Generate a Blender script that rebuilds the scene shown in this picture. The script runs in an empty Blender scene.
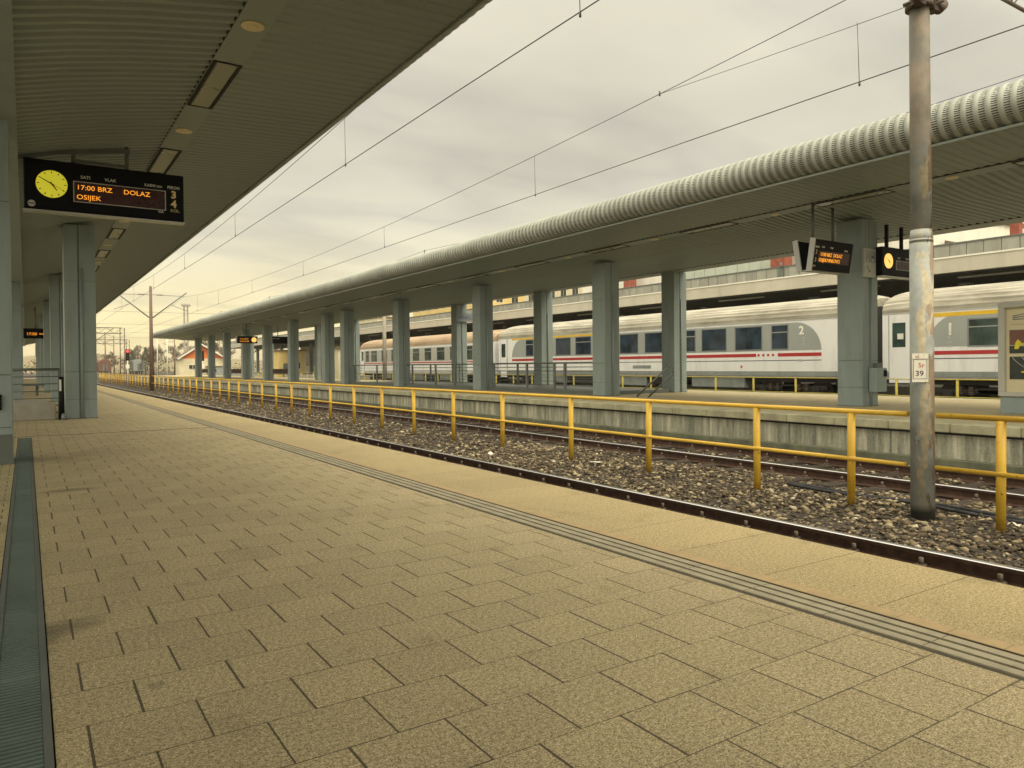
import bpy, math, random
import numpy as np
from mathutils import Vector, Matrix
random.seed(7); RNG = np.random.default_rng(11)
S = bpy.context.scene; COL = S.collection
PI = math.pi; R = math.radians

# ------------------------------------------------------------------ camera
th, pitch, roll, FOC, H = R(33.2), R(-0.6), R(0.5), 742.0, 1.08
fw = Vector((math.sin(th)*math.cos(pitch), math.cos(th)*math.cos(pitch), math.sin(pitch)))
rt = Vector((math.cos(th), -math.sin(th), 0)); up = rt.cross(fw)
rt2 = rt*math.cos(roll) - up*math.sin(roll); up2 = up*math.cos(roll) + rt*math.sin(roll)
cam = bpy.data.cameras.new('camera'); camo = bpy.data.objects.new('camera', cam); COL.objects.link(camo)
m = Matrix((rt2, up2, -fw)).transposed().to_4x4(); m.translation = Vector((0, 0, H)); camo.matrix_world = m
cam.sensor_width = 36; cam.lens = FOC/1024*36; cam.clip_start = 0.05; cam.clip_end = 3000
cam.shift_y = -(384-373.07)/1024
S.camera = camo

# ------------------------------------------------------------------ world, sun, exposure
W = bpy.data.worlds.new('World'); S.world = W; W.use_nodes = True
SUN_EL, SUN_AZ = R(50), R(158)          # azimuth measured from +Y towards +X
def build_world():
    nt = W.node_tree; N = nt.nodes; L = nt.links; N.clear()
    out = N.new('ShaderNodeOutputWorld')
    sky = N.new('ShaderNodeTexSky'); sky.sky_type = 'NISHITA'; sky.sun_disc = False
    sky.sun_elevation = SUN_EL; sky.sun_rotation = SUN_AZ
    b1 = N.new('ShaderNodeBackground'); b1.inputs[1].default_value = 0.08; L.new(sky.outputs[0], b1.inputs[0])
    tc = N.new('ShaderNodeTexCoord'); sep = N.new('ShaderNodeSeparateXYZ'); L.new(tc.outputs['Generated'], sep.inputs[0])
    def math_(op, a, b=None, c=None, clamp=False):
        n = N.new('ShaderNodeMath'); n.operation = op; n.use_clamp = clamp
        for i, v in enumerate((a, b, c)):
            if v is None: continue
            if isinstance(v, (int, float)): n.inputs[i].default_value = v
            else: L.new(v, n.inputs[i])
        return n.outputs[0]
    z = math_('MAXIMUM', sep.outputs[2], 0.0)
    # project direction on a cloud layer: xy/(z+k)
    zz = math_('ADD', z, 0.16)
    u = math_('DIVIDE', sep.outputs[0], zz); v = math_('DIVIDE', sep.outputs[1], zz)
    cmb = N.new('ShaderNodeCombineXYZ'); L.new(u, cmb.inputs[0]); L.new(v, cmb.inputs[1])
    n1 = N.new('ShaderNodeTexNoise'); n1.inputs['Scale'].default_value = 0.85; n1.inputs['Detail'].default_value = 5; n1.inputs['Roughness'].default_value = .5
    L.new(cmb.outputs[0], n1.inputs[0])
    mp = N.new('ShaderNodeMapping'); mp.inputs['Location'].default_value = (5.3, 2.1, 0); mp.inputs['Scale'].default_value = (.5, 1.3, 1); L.new(cmb.outputs[0], mp.inputs[0])
    n2 = N.new('ShaderNodeTexNoise'); n2.inputs['Scale'].default_value = 1.0; n2.inputs['Detail'].default_value = 4; L.new(mp.outputs[0], n2.inputs[0])
    def ramp(fac, pts):
        r = N.new('ShaderNodeValToRGB'); L.new(fac, r.inputs[0]); e = r.color_ramp.elements
        while len(e) < len(pts): e.new(.5)
        for k, (p, c) in enumerate(pts): e[k].position = p; e[k].color = (*c, 1)
        return r.outputs[0]
    cl = ramp(n1.outputs[0], [(.34, (.545, .51, .40)), (.48, (.625, .585, .46)), (.62, (.70, .655, .52)), (.78, (.79, .745, .60))])
    # warm band near the horizon, strongest towards the tracks' end
    zg = ramp(z, [(0, (.92, .68, .27)), (.055, (1.14, .92, .38)), (.12, (1.05, .89, .47)), (.2, (.76, .69, .48)), (.35, (.66, .61, .46))])
    az = math_('MULTIPLY_ADD', sep.outputs[1], .9, -.1, clamp=True)
    low = math_('SUBTRACT', 1.0, math_('MULTIPLY', z, 4.2), clamp=True)
    mf = math_('MULTIPLY', math_('POWER', low, .8), math_('POWER', az, 1.5))
    mx = N.new('ShaderNodeMixRGB'); L.new(math_('MULTIPLY', mf, .95, clamp=True), mx.inputs[0]); L.new(cl, mx.inputs[1]); L.new(zg, mx.inputs[2])
    # thin grey bars of cloud low down
    bar = ramp(n2.outputs[0], [(.44, (1, 1, 1)), (.54, (.78, .79, .86)), (.62, (.98, .98, .98))])
    mx2 = N.new('ShaderNodeMixRGB'); mx2.blend_type = 'MULTIPLY'; mx2.inputs[0].default_value = .65; L.new(mx.outputs[0], mx2.inputs[1]); L.new(bar, mx2.inputs[2])
    # unseen sky overhead and behind the viewer brightened to fill-light platform and train
    def smooth(v, a, b):
        n = N.new('ShaderNodeMapRange'); n.interpolation_type = 'SMOOTHSTEP'; n.inputs['From Min'].default_value = a; n.inputs['From Max'].default_value = b; L.new(v, n.inputs[0]); return n.outputs[0]
    rear = math_('ADD', math_('MULTIPLY', sep.outputs[0], -.75), math_('MULTIPLY', sep.outputs[1], -.66))
    boost = math_('MULTIPLY_ADD', smooth(rear, .15, .8), 2.1, math_('MULTIPLY_ADD', smooth(z, .48, .80), 2.5, 1.0))
    b2 = N.new('ShaderNodeBackground'); L.new(boost, b2.inputs[1]); L.new(mx2.outputs[0], b2.inputs[0])
    ms = N.new('ShaderNodeMixShader'); ms.inputs[0].default_value = .93; L.new(b1.outputs[0], ms.inputs[1]); L.new(b2.outputs[0], ms.inputs[2])
    L.new(ms.outputs[0], out.inputs[0])
build_world()
sun = bpy.data.lights.new('sun', 'SUN'); sun.energy = 1.7; sun.angle = R(35); sun.color = (1, .88, .66)
suno = bpy.data.objects.new('sun', sun); COL.objects.link(suno)
sd = Vector((math.cos(SUN_EL)*math.sin(SUN_AZ), math.cos(SUN_EL)*math.cos(SUN_AZ), math.sin(SUN_EL)))
suno.rotation_euler = (-sd).to_track_quat('-Z', 'Y').to_euler()
vs = S.view_settings; vs.view_transform = 'Standard'; vs.look = 'None'; vs.exposure = 0.36; vs.gamma = 1; vs.use_curve_mapping = False
S.cycles.max_bounces = 6; S.cycles.transparent_max_bounces = 12

# ------------------------------------------------------------------ materials
class NB:
    """small node builder"""
    def __init__(s, name, bump=False):
        s.m = bpy.data.materials.new(name); s.m.use_nodes = True; s.nt = s.m.node_tree
        s.N = s.nt.nodes; s.L = s.nt.links; s.bsdf = s.N['Principled BSDF']; s.out = s.N['Material Output']
        s.tc = s.N.new('ShaderNodeTexCoord'); s.obj = s.tc.outputs['Object']
        s.sep = None
    def set(s, sock, v):
        if isinstance(v, (int, float)): sock.default_value = v
        elif isinstance(v, tuple): sock.default_value = (*v, 1) if len(v) == 3 and len(sock.default_value) == 4 else v
        else: s.L.new(v, sock)
    def geo_pos(s):
        g = s.N.new('ShaderNodeNewGeometry'); s.obj = g.outputs['Position']; return s
    def xyz(s):
        if s.sep is None:
            s.sep = s.N.new('ShaderNodeSeparateXYZ'); s.L.new(s.obj, s.sep.inputs[0])
        return s.sep.outputs
    def math(s, op, a, b=None, c=None, clamp=False):
        n = s.N.new('ShaderNodeMath'); n.operation = op; n.use_clamp = clamp
        for i, v in enumerate((a, b, c)):
            if v is not None: s.set(n.inputs[i], v)
        return n.outputs[0]
    def noise(s, scale, detail=4, rough=.55, vec=None, stretch=None, color=False):
        n = s.N.new('ShaderNodeTexNoise'); n.inputs['Scale'].default_value = scale; n.inputs['Detail'].default_value = detail; n.inputs['Roughness'].default_value = rough
        v = vec or s.obj
        if stretch:
            mp = s.N.new('ShaderNodeMapping'); mp.inputs['Scale'].default_value = stretch; s.L.new(v, mp.inputs[0]); v = mp.outputs[0]
        s.L.new(v, n.inputs[0]); return n.outputs[1 if color else 0]
    def white(s, vec):
        n = s.N.new('ShaderNodeTexWhiteNoise'); s.L.new(vec, n.inputs[0]); return n.outputs[0]
    def comb(s, x=0, y=0, z=0):
        n = s.N.new('ShaderNodeCombineXYZ'); s.set(n.inputs[0], x); s.set(n.inputs[1], y); s.set(n.inputs[2], z); return n.outputs[0]
    def ramp(s, fac, pts, interp='LINEAR'):
        r = s.N.new('ShaderNodeValToRGB'); r.color_ramp.interpolation = interp; s.L.new(fac, r.inputs[0]); e = r.color_ramp.elements
        while len(e) < len(pts): e.new(.5)
        for k, (p, c) in enumerate(pts):
            if isinstance(c, (int, float)): c = (c, c, c)
            e[k].position = p; e[k].color = (*c, 1)
        return r.outputs[0]
    def mix(s, fac, a, b, blend='MIX'):
        n = s.N.new('ShaderNodeMixRGB'); n.blend_type = blend; s.set(n.inputs[0], fac); s.set(n.inputs[1], a); s.set(n.inputs[2], b); return n.outputs[0]
    def bump(s, h, strength=.3, dist=.01):
        n = s.N.new('ShaderNodeBump'); n.inputs['Strength'].default_value = strength; n.inputs['Distance'].default_value = dist; s.L.new(h, n.inputs['Height'])
        s.L.new(n.outputs[0], s.bsdf.inputs['Normal'])
    def fin(s, col, rough=.7, metal=0., spec=None):
        s.set(s.bsdf.inputs['Base Color'], col); s.set(s.bsdf.inputs['Roughness'], rough); s.set(s.bsdf.inputs['Metallic'], metal)
        if spec is not None: s.bsdf.inputs['Specular IOR Level'].default_value = spec
        return s.m

def paint(name, c, rough=.5, var=.18, scale=2.5, metal=0., streak=False, grime=.0, spec=None):
    b = NB(name).geo_pos()
    n = b.noise(scale, 6, .6, stretch=(1, 1, .25) if streak else None)
    lo = tuple(x*(1-var) for x in c); hi = tuple(min(1, x*(1+var)) for x in c)
    col = b.ramp(n, [(.3, lo), (.7, hi)])
    if grime:
        g = b.noise(scale*3.1, 8, .7, stretch=(1, 1, .15))
        col = b.mix(b.ramp(g, [(.52, 0), (.75, grime)]), col, (.05, .042, .03))
    r = b.math('MULTIPLY_ADD', n, .3, rough-.15)
    return b.fin(col, r, metal, spec)
def emit(name, c, strength):
    b = NB(name); b.fin(c, .5); b.set(b.bsdf.inputs['Emission Color'], c); b.bsdf.inputs['Emission Strength'].default_value = strength; return b.m

M = {}
M['steel_paint'] = paint('grey green column paint', (.235, .285, .275), .42, .12, 1.3, streak=True, grime=.35)
M['steel_dark'] = paint('dark grey green paint', (.11, .125, .11), .45, .15)
M['soffit'] = paint('olive grey sheet metal', (.215, .26, .235), .45, .08, .8)
M['panel'] = paint('light grey green panel', (.24, .275, .235), .45, .08)
M['roof_top'] = paint('roof deck', (.2, .2, .18), .7)
M['lens'] = paint('milky lamp cover', (.25, .265, .185), .3, .10)
M['disc'] = paint('cream lamp disc', (.66, .56, .33), .35, .06)
M['black'] = paint('black housing', (.006, .006, .008), .5, .2, spec=.12)
M['blackmatt'] = paint('dark cavity', (.02, .02, .02), .9, .2)
M['rail_white'] = paint('display border', (.5, .5, .45), .5)
M['signtext'] = paint('pale lettering', (.85, .82, .68), .6, .05)
M['goldtext'] = paint('gold lettering', (.75, .6, .28), .6, .05)
M['led'] = emit('amber led', (1.0, .36, .03), .75)
M['ledbg'] = paint('led window', (.05, .008, .006), .3, .2)
M['clock'] = emit('lit clock face', (.72, .66, .04), .36)
M['clock2'] = emit('lit orange clock face', (1, .62, .16), .8)
M['yellow'] = None
M['concrete'] = paint('pale concrete', (.33, .31, .25), .85, .15, 3, grime=.3)
M['white_body'] = paint('white coach paint', (.80, .79, .76), .32, .07, .7, streak=True, grime=.22)
M['grey_body'] = paint('grey coach band', (.33, .35, .32), .35, .06, .7)
M['ltgrey_body'] = paint('light grey coach paint', (.42, .42, .37), .35, .08, .7, grime=.1)
M['red_body'] = paint('red stripe', (.42, .03, .03), .35, .1)
M['yellow_body'] = paint('yellow stripe', (.72, .45, .03), .35, .1)
M['stripe_dk'] = paint('dark grey stripe', (.12, .13, .14), .4)
M['skirt'] = paint('skirt', (.25, .27, .25), .5, .15, grime=.4)
M['rubber'] = paint('rubber', (.03, .03, .032), .8)
M['under'] = paint('dirty underframe', (.022, .019, .016), .85, .4, 4)
M['wheel'] = paint('wheel', (.06, .045, .035), .6, .3)
M['winframe'] = paint('window frame', (.20, .21, .20), .4)
M['alu'] = paint('bare aluminium', (.45, .45, .42), .4, .1, metal=.4)
M['galv'] = paint('galvanised steel', (.17, .185, .175), .45, .15, metal=.3)
M['wire'] = paint('wire', (.10, .09, .10), .5, metal=.5)
M['insul'] = paint('brown insulator', (.10, .035, .025), .25)
M['bench'] = paint('dark brown slats', (.075, .035, .025), .5)
M['white'] = paint('white enamel', (.72, .69, .58), .5, .1, 8, grime=.3)
M['blacktext'] = paint('black lettering', (.02, .02, .02), .6)
M['redtext'] = paint('faded red lettering', (.45, .09, .06), .6)
M['brick'] = paint('red brick', (.27, .075, .045), .85, .3, 3)
M['orange_gable'] = paint('orange gable boards', (.68, .17, .04), .8, .15)
M['cream'] = paint('cream plaster', (.62, .55, .36), .85, .12, .8, grime=.2)
M['yellow_wall'] = paint('ochre plaster', (.60, .45, .17), .85, .12, .6, grime=.15)
M['white_wall'] = paint('white plaster', (.72, .70, .60), .85, .08, .6, grime=.2)
M['tile'] = paint('weathered roof tiles', (.14, .10, .075), .85, .3, 3)
M['wood_sleeper'] = paint('oily sleeper', (.042, .030, .021), .85, .4, 9)
M['trunk'] = paint('bark', (.10, .075, .05), .9, .3, 5)
M['twig'] = paint('bare twigs', (.125, .095, .062), .9, .25)
M['ever'] = paint('dull evergreen', (.05, .055, .03), .9, .3)
M['wagon'] = paint('brown wagon', (.13, .05, .03), .7, .25)
M['sig_red'] = emit('red signal lamp', (1, .05, .04), 2.5)
M['greenpane'] = paint('pale green glazing', (.42, .47, .39), .3, .12, .5)
M['fascia'] = paint('pale canopy fascia', (.46, .425, .34), .6, .1, .5, streak=True, grime=.25)
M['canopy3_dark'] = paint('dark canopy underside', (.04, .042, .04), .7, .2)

def glass(name, c=(.02, .03, .035), rough=.06):
    b = NB(name).geo_pos(); n = b.noise(1.6, 3); col = b.ramp(n, [(.35, tuple(x*.6 for x in c)), (.65, tuple(x*1.7 for x in c))])
    return b.fin(col, rough, 0, .22)
M['glass'] = glass('blue tinted coach window', (.022, .034, .048))
M['glassg'] = glass('green tinted coach window', (.03, .05, .042))
M['glassd'] = glass('house window', (.03, .03, .03), .15)

def yellow_mat():
    b = NB('chipped yellow paint').geo_pos()
    n = b.noise(1.2, 3); c = b.ramp(n, [(.3, (.50, .29, .022)), (.7, (.66, .42, .04))])
    d = b.noise(26, 5, .65); r = b.noise(5, 4, .6)
    f = b.math('MULTIPLY', b.ramp(d, [(.60, 0), (.68, 1)]), b.ramp(r, [(.45, 0), (.6, 1)]))
    z = b.xyz()[2]
    low = b.math('MULTIPLY_ADD', z, -6., -3.05, clamp=True)   # rust at the foot of each post
    f = b.math('MAXIMUM', f, b.math('MULTIPLY', b.ramp(b.noise(7, 7, .75), [(.63, 0), (.67, 1)]), .9))
    f2 = b.math('MAXIMUM', f, b.math('MULTIPLY', low, b.ramp(d, [(.35, 0), (.6, 1)])))
    c = b.mix(f2, c, (.09, .045, .025)); b.bump(d, .2, .002)
    return b.fin(c, .48)
M['yellow'] = yellow_mat()

def pole_mat():
    b = NB('peeling painted pole').geo_pos()
    c0 = b.ramp(b.noise(3, 5, .6), [(.35, (.20, .215, .205)), (.65, (.36, .37, .335))])
    n1 = b.noise(4.5, 7, .68, stretch=(1.2, 1.2, .38)); n2 = b.noise(5.0, 7, .68, stretch=(1.2, 1.2, .33)); x = b.xyz()
    # -1 .. 1 across the shaft, seen from the platform
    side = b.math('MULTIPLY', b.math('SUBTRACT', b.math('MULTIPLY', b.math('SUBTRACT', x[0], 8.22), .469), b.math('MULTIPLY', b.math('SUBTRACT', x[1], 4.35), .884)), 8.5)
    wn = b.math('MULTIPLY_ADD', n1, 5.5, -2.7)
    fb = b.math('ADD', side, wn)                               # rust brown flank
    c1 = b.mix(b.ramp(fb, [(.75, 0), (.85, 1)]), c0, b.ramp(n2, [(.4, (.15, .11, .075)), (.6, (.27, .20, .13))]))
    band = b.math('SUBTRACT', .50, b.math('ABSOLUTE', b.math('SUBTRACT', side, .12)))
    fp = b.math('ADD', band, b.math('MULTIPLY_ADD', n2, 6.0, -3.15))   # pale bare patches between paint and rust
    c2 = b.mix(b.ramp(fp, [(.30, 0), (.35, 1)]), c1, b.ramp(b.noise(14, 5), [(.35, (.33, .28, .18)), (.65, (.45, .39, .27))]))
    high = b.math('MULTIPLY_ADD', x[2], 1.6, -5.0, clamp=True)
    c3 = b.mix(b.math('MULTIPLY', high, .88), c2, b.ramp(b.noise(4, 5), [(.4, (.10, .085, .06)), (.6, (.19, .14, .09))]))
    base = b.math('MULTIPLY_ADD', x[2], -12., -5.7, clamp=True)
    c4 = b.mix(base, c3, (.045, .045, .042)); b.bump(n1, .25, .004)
    return b.fin(c4, .65)
M['pole'] = pole_mat()
M['farpole'] = paint('rusty brown pole', (.16, .10, .075), .7, .3, 2, streak=True)

def rail_mat():
    b = NB('rusty rail').geo_pos()
    n = b.noise(14, 5); c = b.ramp(n, [(.3, (.035, .016, .009)), (.7, (.095, .045, .024))])
    z = b.xyz()[2]; top = b.math('GREATER_THAN', z, -.5075)
    c = b.mix(top, c, (.55, .55, .56)); r = b.math('MULTIPLY_ADD', top, -.50, .75)
    return b.fin(c, r, b.math('MULTIPLY', top, .9))
M['rail'] = rail_mat()
M['clip'] = paint('rail clip', (.10, .07, .05), .6, .3)

def tube_mat():
    """corrugated canopy edge with rows of small slots cut through every second flank"""
    b = NB('slotted corrugated sheet').geo_pos(); b.obj = b.tc.outputs['Object']; b.sep = None
    x, y, z = b.xyz()
    n = b.noise(2.2, 5, .6); c = b.ramp(n, [(.3, (.28, .29, .245)), (.7, (.38, .39, .335))])
    ph = b.math('FRACT', b.math('DIVIDE', y, .17))
    band = b.math('MULTIPLY', b.math('GREATER_THAN', ph, .34), b.math('LESS_THAN', ph, .86))
    ang = b.math('ARCTAN2', z, x)
    a = b.math('FRACT', b.math('MULTIPLY', ang, 7.6))
    slot = b.math('LESS_THAN', a, .42)
    hole = b.math('MULTIPLY', band, slot)
    g = b.noise(1.1, 4, .6, stretch=(1, .4, 1)); c = b.mix(b.ramp(g, [(.5, 0), (.72, .35)]), c, (.13, .13, .10))
    b.fin(c, .5, .25)
    tr = b.N.new('ShaderNodeBsdfTransparent'); ms = b.N.new('ShaderNodeMixShader')
    b.L.new(b.math('MULTIPLY', hole, .92), ms.inputs[0]); b.L.new(b.bsdf.outputs[0], ms.inputs[1]); b.L.new(tr.outputs[0], ms.inputs[2]); b.L.new(ms.outputs[0], b.out.inputs[0])
    return b.m
M['tube'] = tube_mat()

def paver_mat(name, PX, PY, X0, Y0, half, tint=(1, 1, 1), strong=True):
    b = NB(name).geo_pos(); x, y, z = b.xyz()
    ry = b.math('DIVIDE', b.math('SUBTRACT', y, Y0), PY); row = b.math('FLOOR', ry); fy = b.math('SUBTRACT', ry, row)
    off = b.math('MULTIPLY', b.math('PINGPONG', row, 1.0), half)
    rx = b.math('ADD', b.math('DIVIDE', b.math('SUBTRACT', x, X0), PX), off); cx = b.math('FLOOR', rx); fx = b.math('SUBTRACT', rx, cx)
    wob = b.math('MULTIPLY_ADD', b.noise(30, 2), .002, -.001)
    dx = b.math('ADD', b.math('MULTIPLY', b.math('MINIMUM', fx, b.math('SUBTRACT', 1.0, fx)), PX), wob)
    dy = b.math('ADD', b.math('MULTIPLY', b.math('MINIMUM', fy, b.math('SUBTRACT', 1.0, fy)), PY), wob)
    cid = b.comb(cx, row, 0); w = b.white(cid); w2 = b.white(b.comb(row, cx, 3.3))
    jwx = b.math('MULTIPLY_ADD', w, .0024, .0028)         # joints along the tracks are open, cross joints tight
    jx = b.math('LESS_THAN', dx, jwx); jy = b.math('LESS_THAN', dy, b.math('MULTIPLY_ADD', b.math('POWER', w2, 2.0), .0026, .0012))
    f1 = b.noise(150, 3, .9); f2 = b.noise(60, 4, .75); big = b.noise(.55, 4, .6); med = b.noise(3.2, 5, .65)
    sp = b.math('ADD', b.math('MULTIPLY', f1, .66), b.math('MULTIPLY', f2, .34))
    t = tint
    c = b.ramp(sp, [(.39, (.09*t[0], .07*t[1], .035*t[2])), (.46, (.32*t[0], .26*t[1], .135*t[2])), (.525, (.53*t[0], .445*t[1], .25*t[2])), (.60, (.76*t[0], .67*t[1], .45*t[2]))])
    g2 = b.noise(320, 1, .5); c = b.mix(b.ramp(g2, [(.60, 0), (.66, .8)]), c, (.06, .048, .028)); c = b.mix(b.ramp(g2, [(.28, .6), (.36, 0)]), c, (.85, .78, .58))
    c = b.mix(1.0, c, b.ramp(w, [(0, (.93, .93, .93)), (1, (1.04, 1.04, 1.03))]), 'MULTIPLY')
    c = b.mix(1.0, c, b.ramp(big, [(.3, (.92, .91, .89)), (.68, (1.05, 1.05, 1.04))]), 'MULTIPLY')
    c = b.mix(1.0, c, b.ramp(med, [(.30, (.80, .80, .78)), (.42, (.98, .98, .98)), (.75, (1.04, 1.04, 1.03))]), 'MULTIPLY')
    # dark spots: dropped gum and oil
    v = b.N.new('ShaderNodeTexVoronoi'); v.inputs['Scale'].default_value = 2.1; b.L.new(b.obj, v.inputs[0])
    vd = b.math('ADD', v.outputs['Distance'], b.math('MULTIPLY_ADD', b.noise(40, 3), .10, -.05))
    vr = b.white(v.outputs['Position'])
    spot = b.math('MULTIPLY', b.math('LESS_THAN', vd, b.math('MULTIPLY', vr, .085)), .35)
    c = b.mix(spot, c, (.09, .08, .055))
    if strong:   # the oily stain by the drain and a second one farther on
        for (sx, sy, rx_, ry_) in ((.10, 3.62, .26, .13), (.30, 7.7, .30, .14), (.02, 3.5, .1, .25)):
            d = b.math('SQRT', b.math('ADD', b.math('POWER', b.math('DIVIDE', b.math('SUBTRACT', x, sx), rx_), 2.0), b.math('POWER', b.math('DIVIDE', b.math('SUBTRACT', y, sy), ry_), 2.0)))
            d = b.math('ADD', d, b.math('MULTIPLY_ADD', b.noise(9, 5, .7, stretch=(.5, 2, 1)), 1.6, -.8))
            c = b.mix(b.ramp(d, [(.30, .55), (1.15, 0)]), c, (.085, .075, .05))
    j = b.math('MAXIMUM', jx, jy)
    c = b.mix(b.math('MAXIMUM', b.math('MULTIPLY', jx, .9), b.math('MULTIPLY', jy, .85)), c, (.055, .042, .024))
    hgt = b.math('SUBTRACT', b.math('MULTIPLY', sp, .22), j)
    tilt = b.math('MULTIPLY', b.math('MULTIPLY_ADD', w2, 2., -1.), b.math('MULTIPLY_ADD', fx, .10, -.05))
    b.bump(b.math('ADD', hgt, tilt), .35, .003)
    return b.fin(c, b.math('MULTIPLY_ADD', f2, .25, .60), 0, .35)
M['paving'] = paver_mat('square concrete pavers', .305, .285, .7525, 1.155, .5, (1.0, .975, 1.0))
M['paving_small'] = paver_mat('small pavers beside the drain', .145, .145, -.095, 1.155, .5, (.97, .97, .95), False)
M['edge_slab'] = paver_mat('platform edge slabs', 3.0, .6, 2.0, .655, 0, (.92, .87, .78), False)
M['orange_brick'] = paver_mat('orange warning strip', .6, .21, 2.8, .07, 0, (1.08, .90, .72), False)
M['paving_far'] = paver_mat('far platform pavers', .6, .6, 12.2, 0, .5, (.94, .93, .92), False)

def wall_mat():
    b = NB('stained concrete platform wall').geo_pos()
    y = b.xyz()[1]
    st = b.noise(6.5, 7, .7, stretch=(1, 1, .10)); st2 = b.noise(1.5, 4, .6, stretch=(1, 1, .3)); f = b.noise(40, 4, .7)
    c = b.ramp(st, [(.32, (.09, .095, .055)), (.43, (.25, .24, .15)), (.53, (.42, .39, .26)), (.64, (.68, .62, .45))])
    c = b.mix(b.ramp(st2, [(.45, 0), (.68, .7)]), c, (.10, .115, .06))
    jn = b.math('FRACT', b.math('DIVIDE', y, 2.0)); jd = b.math('LESS_THAN', b.math('ABSOLUTE', b.math('SUBTRACT', jn, .5)), .008)
    c = b.mix(b.math('MULTIPLY', jd, .8), c, (.035, .035, .028))
    c = b.mix(.25, c, b.ramp(f, [(.35, .1), (.65, .5)])); b.bump(f, .3, .004)
    return b.fin(c, .9)
M['pwall'] = wall_mat()
M['cope'] = paint('mossy coping', (.34, .315, .20), .9, .3, 2.2, grime=.35)
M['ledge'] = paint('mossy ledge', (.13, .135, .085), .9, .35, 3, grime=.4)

def stone_mat():
    b = NB('ballast stones'); g = b.N.new('ShaderNodeNewGeometry')
    c = b.ramp(g.outputs['Random Per Island'], [(0, (.038, .027, .016)), (.35, (.078, .056, .033)), (.62, (.145, .107, .060)), (.82, (.26, .20, .115)), (.95, (.42, .35, .21)), (1, (.56, .49, .34))])
    n = b.noise(30, 4); c = b.mix(1.0, c, b.ramp(n, [(.3, .65), (.7, 1.15)]), 'MULTIPLY')
    return b.fin(c, .85)
M['stone'] = stone_mat()
def ballast_mat():
    b = NB('ballast bed').geo_pos()
    v = b.N.new('ShaderNodeTexVoronoi'); v.inputs['Scale'].default_value = 19; b.L.new(b.obj, v.inputs[0])
    w = b.white(v.outputs['Position']); c = b.ramp(w, [(0, (.022, .017, .011)), (.6, (.055, .041, .025)), (.85, (.11, .085, .05)), (1, (.30, .25, .16))])
    c = b.mix(b.ramp(v.outputs['Distance'], [(.3, 0), (.55, .85)]), c, (.02, .015, .011))
    n = b.noise(.8, 5); c = b.mix(1.0, c, b.ramp(n, [(.35, .75), (.65, 1.25)]), 'MULTIPLY')
    b.bump(b.math('SUBTRACT', 1.0, v.outputs['Distance']), .8, .03); return b.fin(c, .95)
M['ballast'] = ballast_mat()
def ground_mat():
    b = NB('dry ground').geo_pos(); n = b.noise(.06, 6, .6); f = b.noise(2.5, 5)
    c = b.ramp(n, [(.35, (.16, .12, .07)), (.5, (.24, .19, .11)), (.65, (.16, .16, .07))]); c = b.mix(1.0, c, b.ramp(f, [(.3, .75), (.7, 1.2)]), 'MULTIPLY')
    return b.fin(c, .95)
M['ground'] = ground_mat()
def roofbrown(name, a, c_, ):
    b = NB(name).geo_pos(); n = b.math('ADD', b.math('MULTIPLY', b.noise(1.4, 6, .7, stretch=(5, .16, 5)), .6), b.math('MULTIPLY', b.noise(1.1, 6, .65, stretch=(2, .5, 1)), .4)); return b.fin(b.ramp(n, [(.38, a), (.60, c_)]), .6, 0)
M['roof_silver'] = roofbrown('dusty ribbed coach roof', (.20, .18, .13), (.50, .465, .37))
M['roof_rust'] = roofbrown('rust stained coach roof', (.25, .155, .085), (.44, .32, .20))

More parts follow.
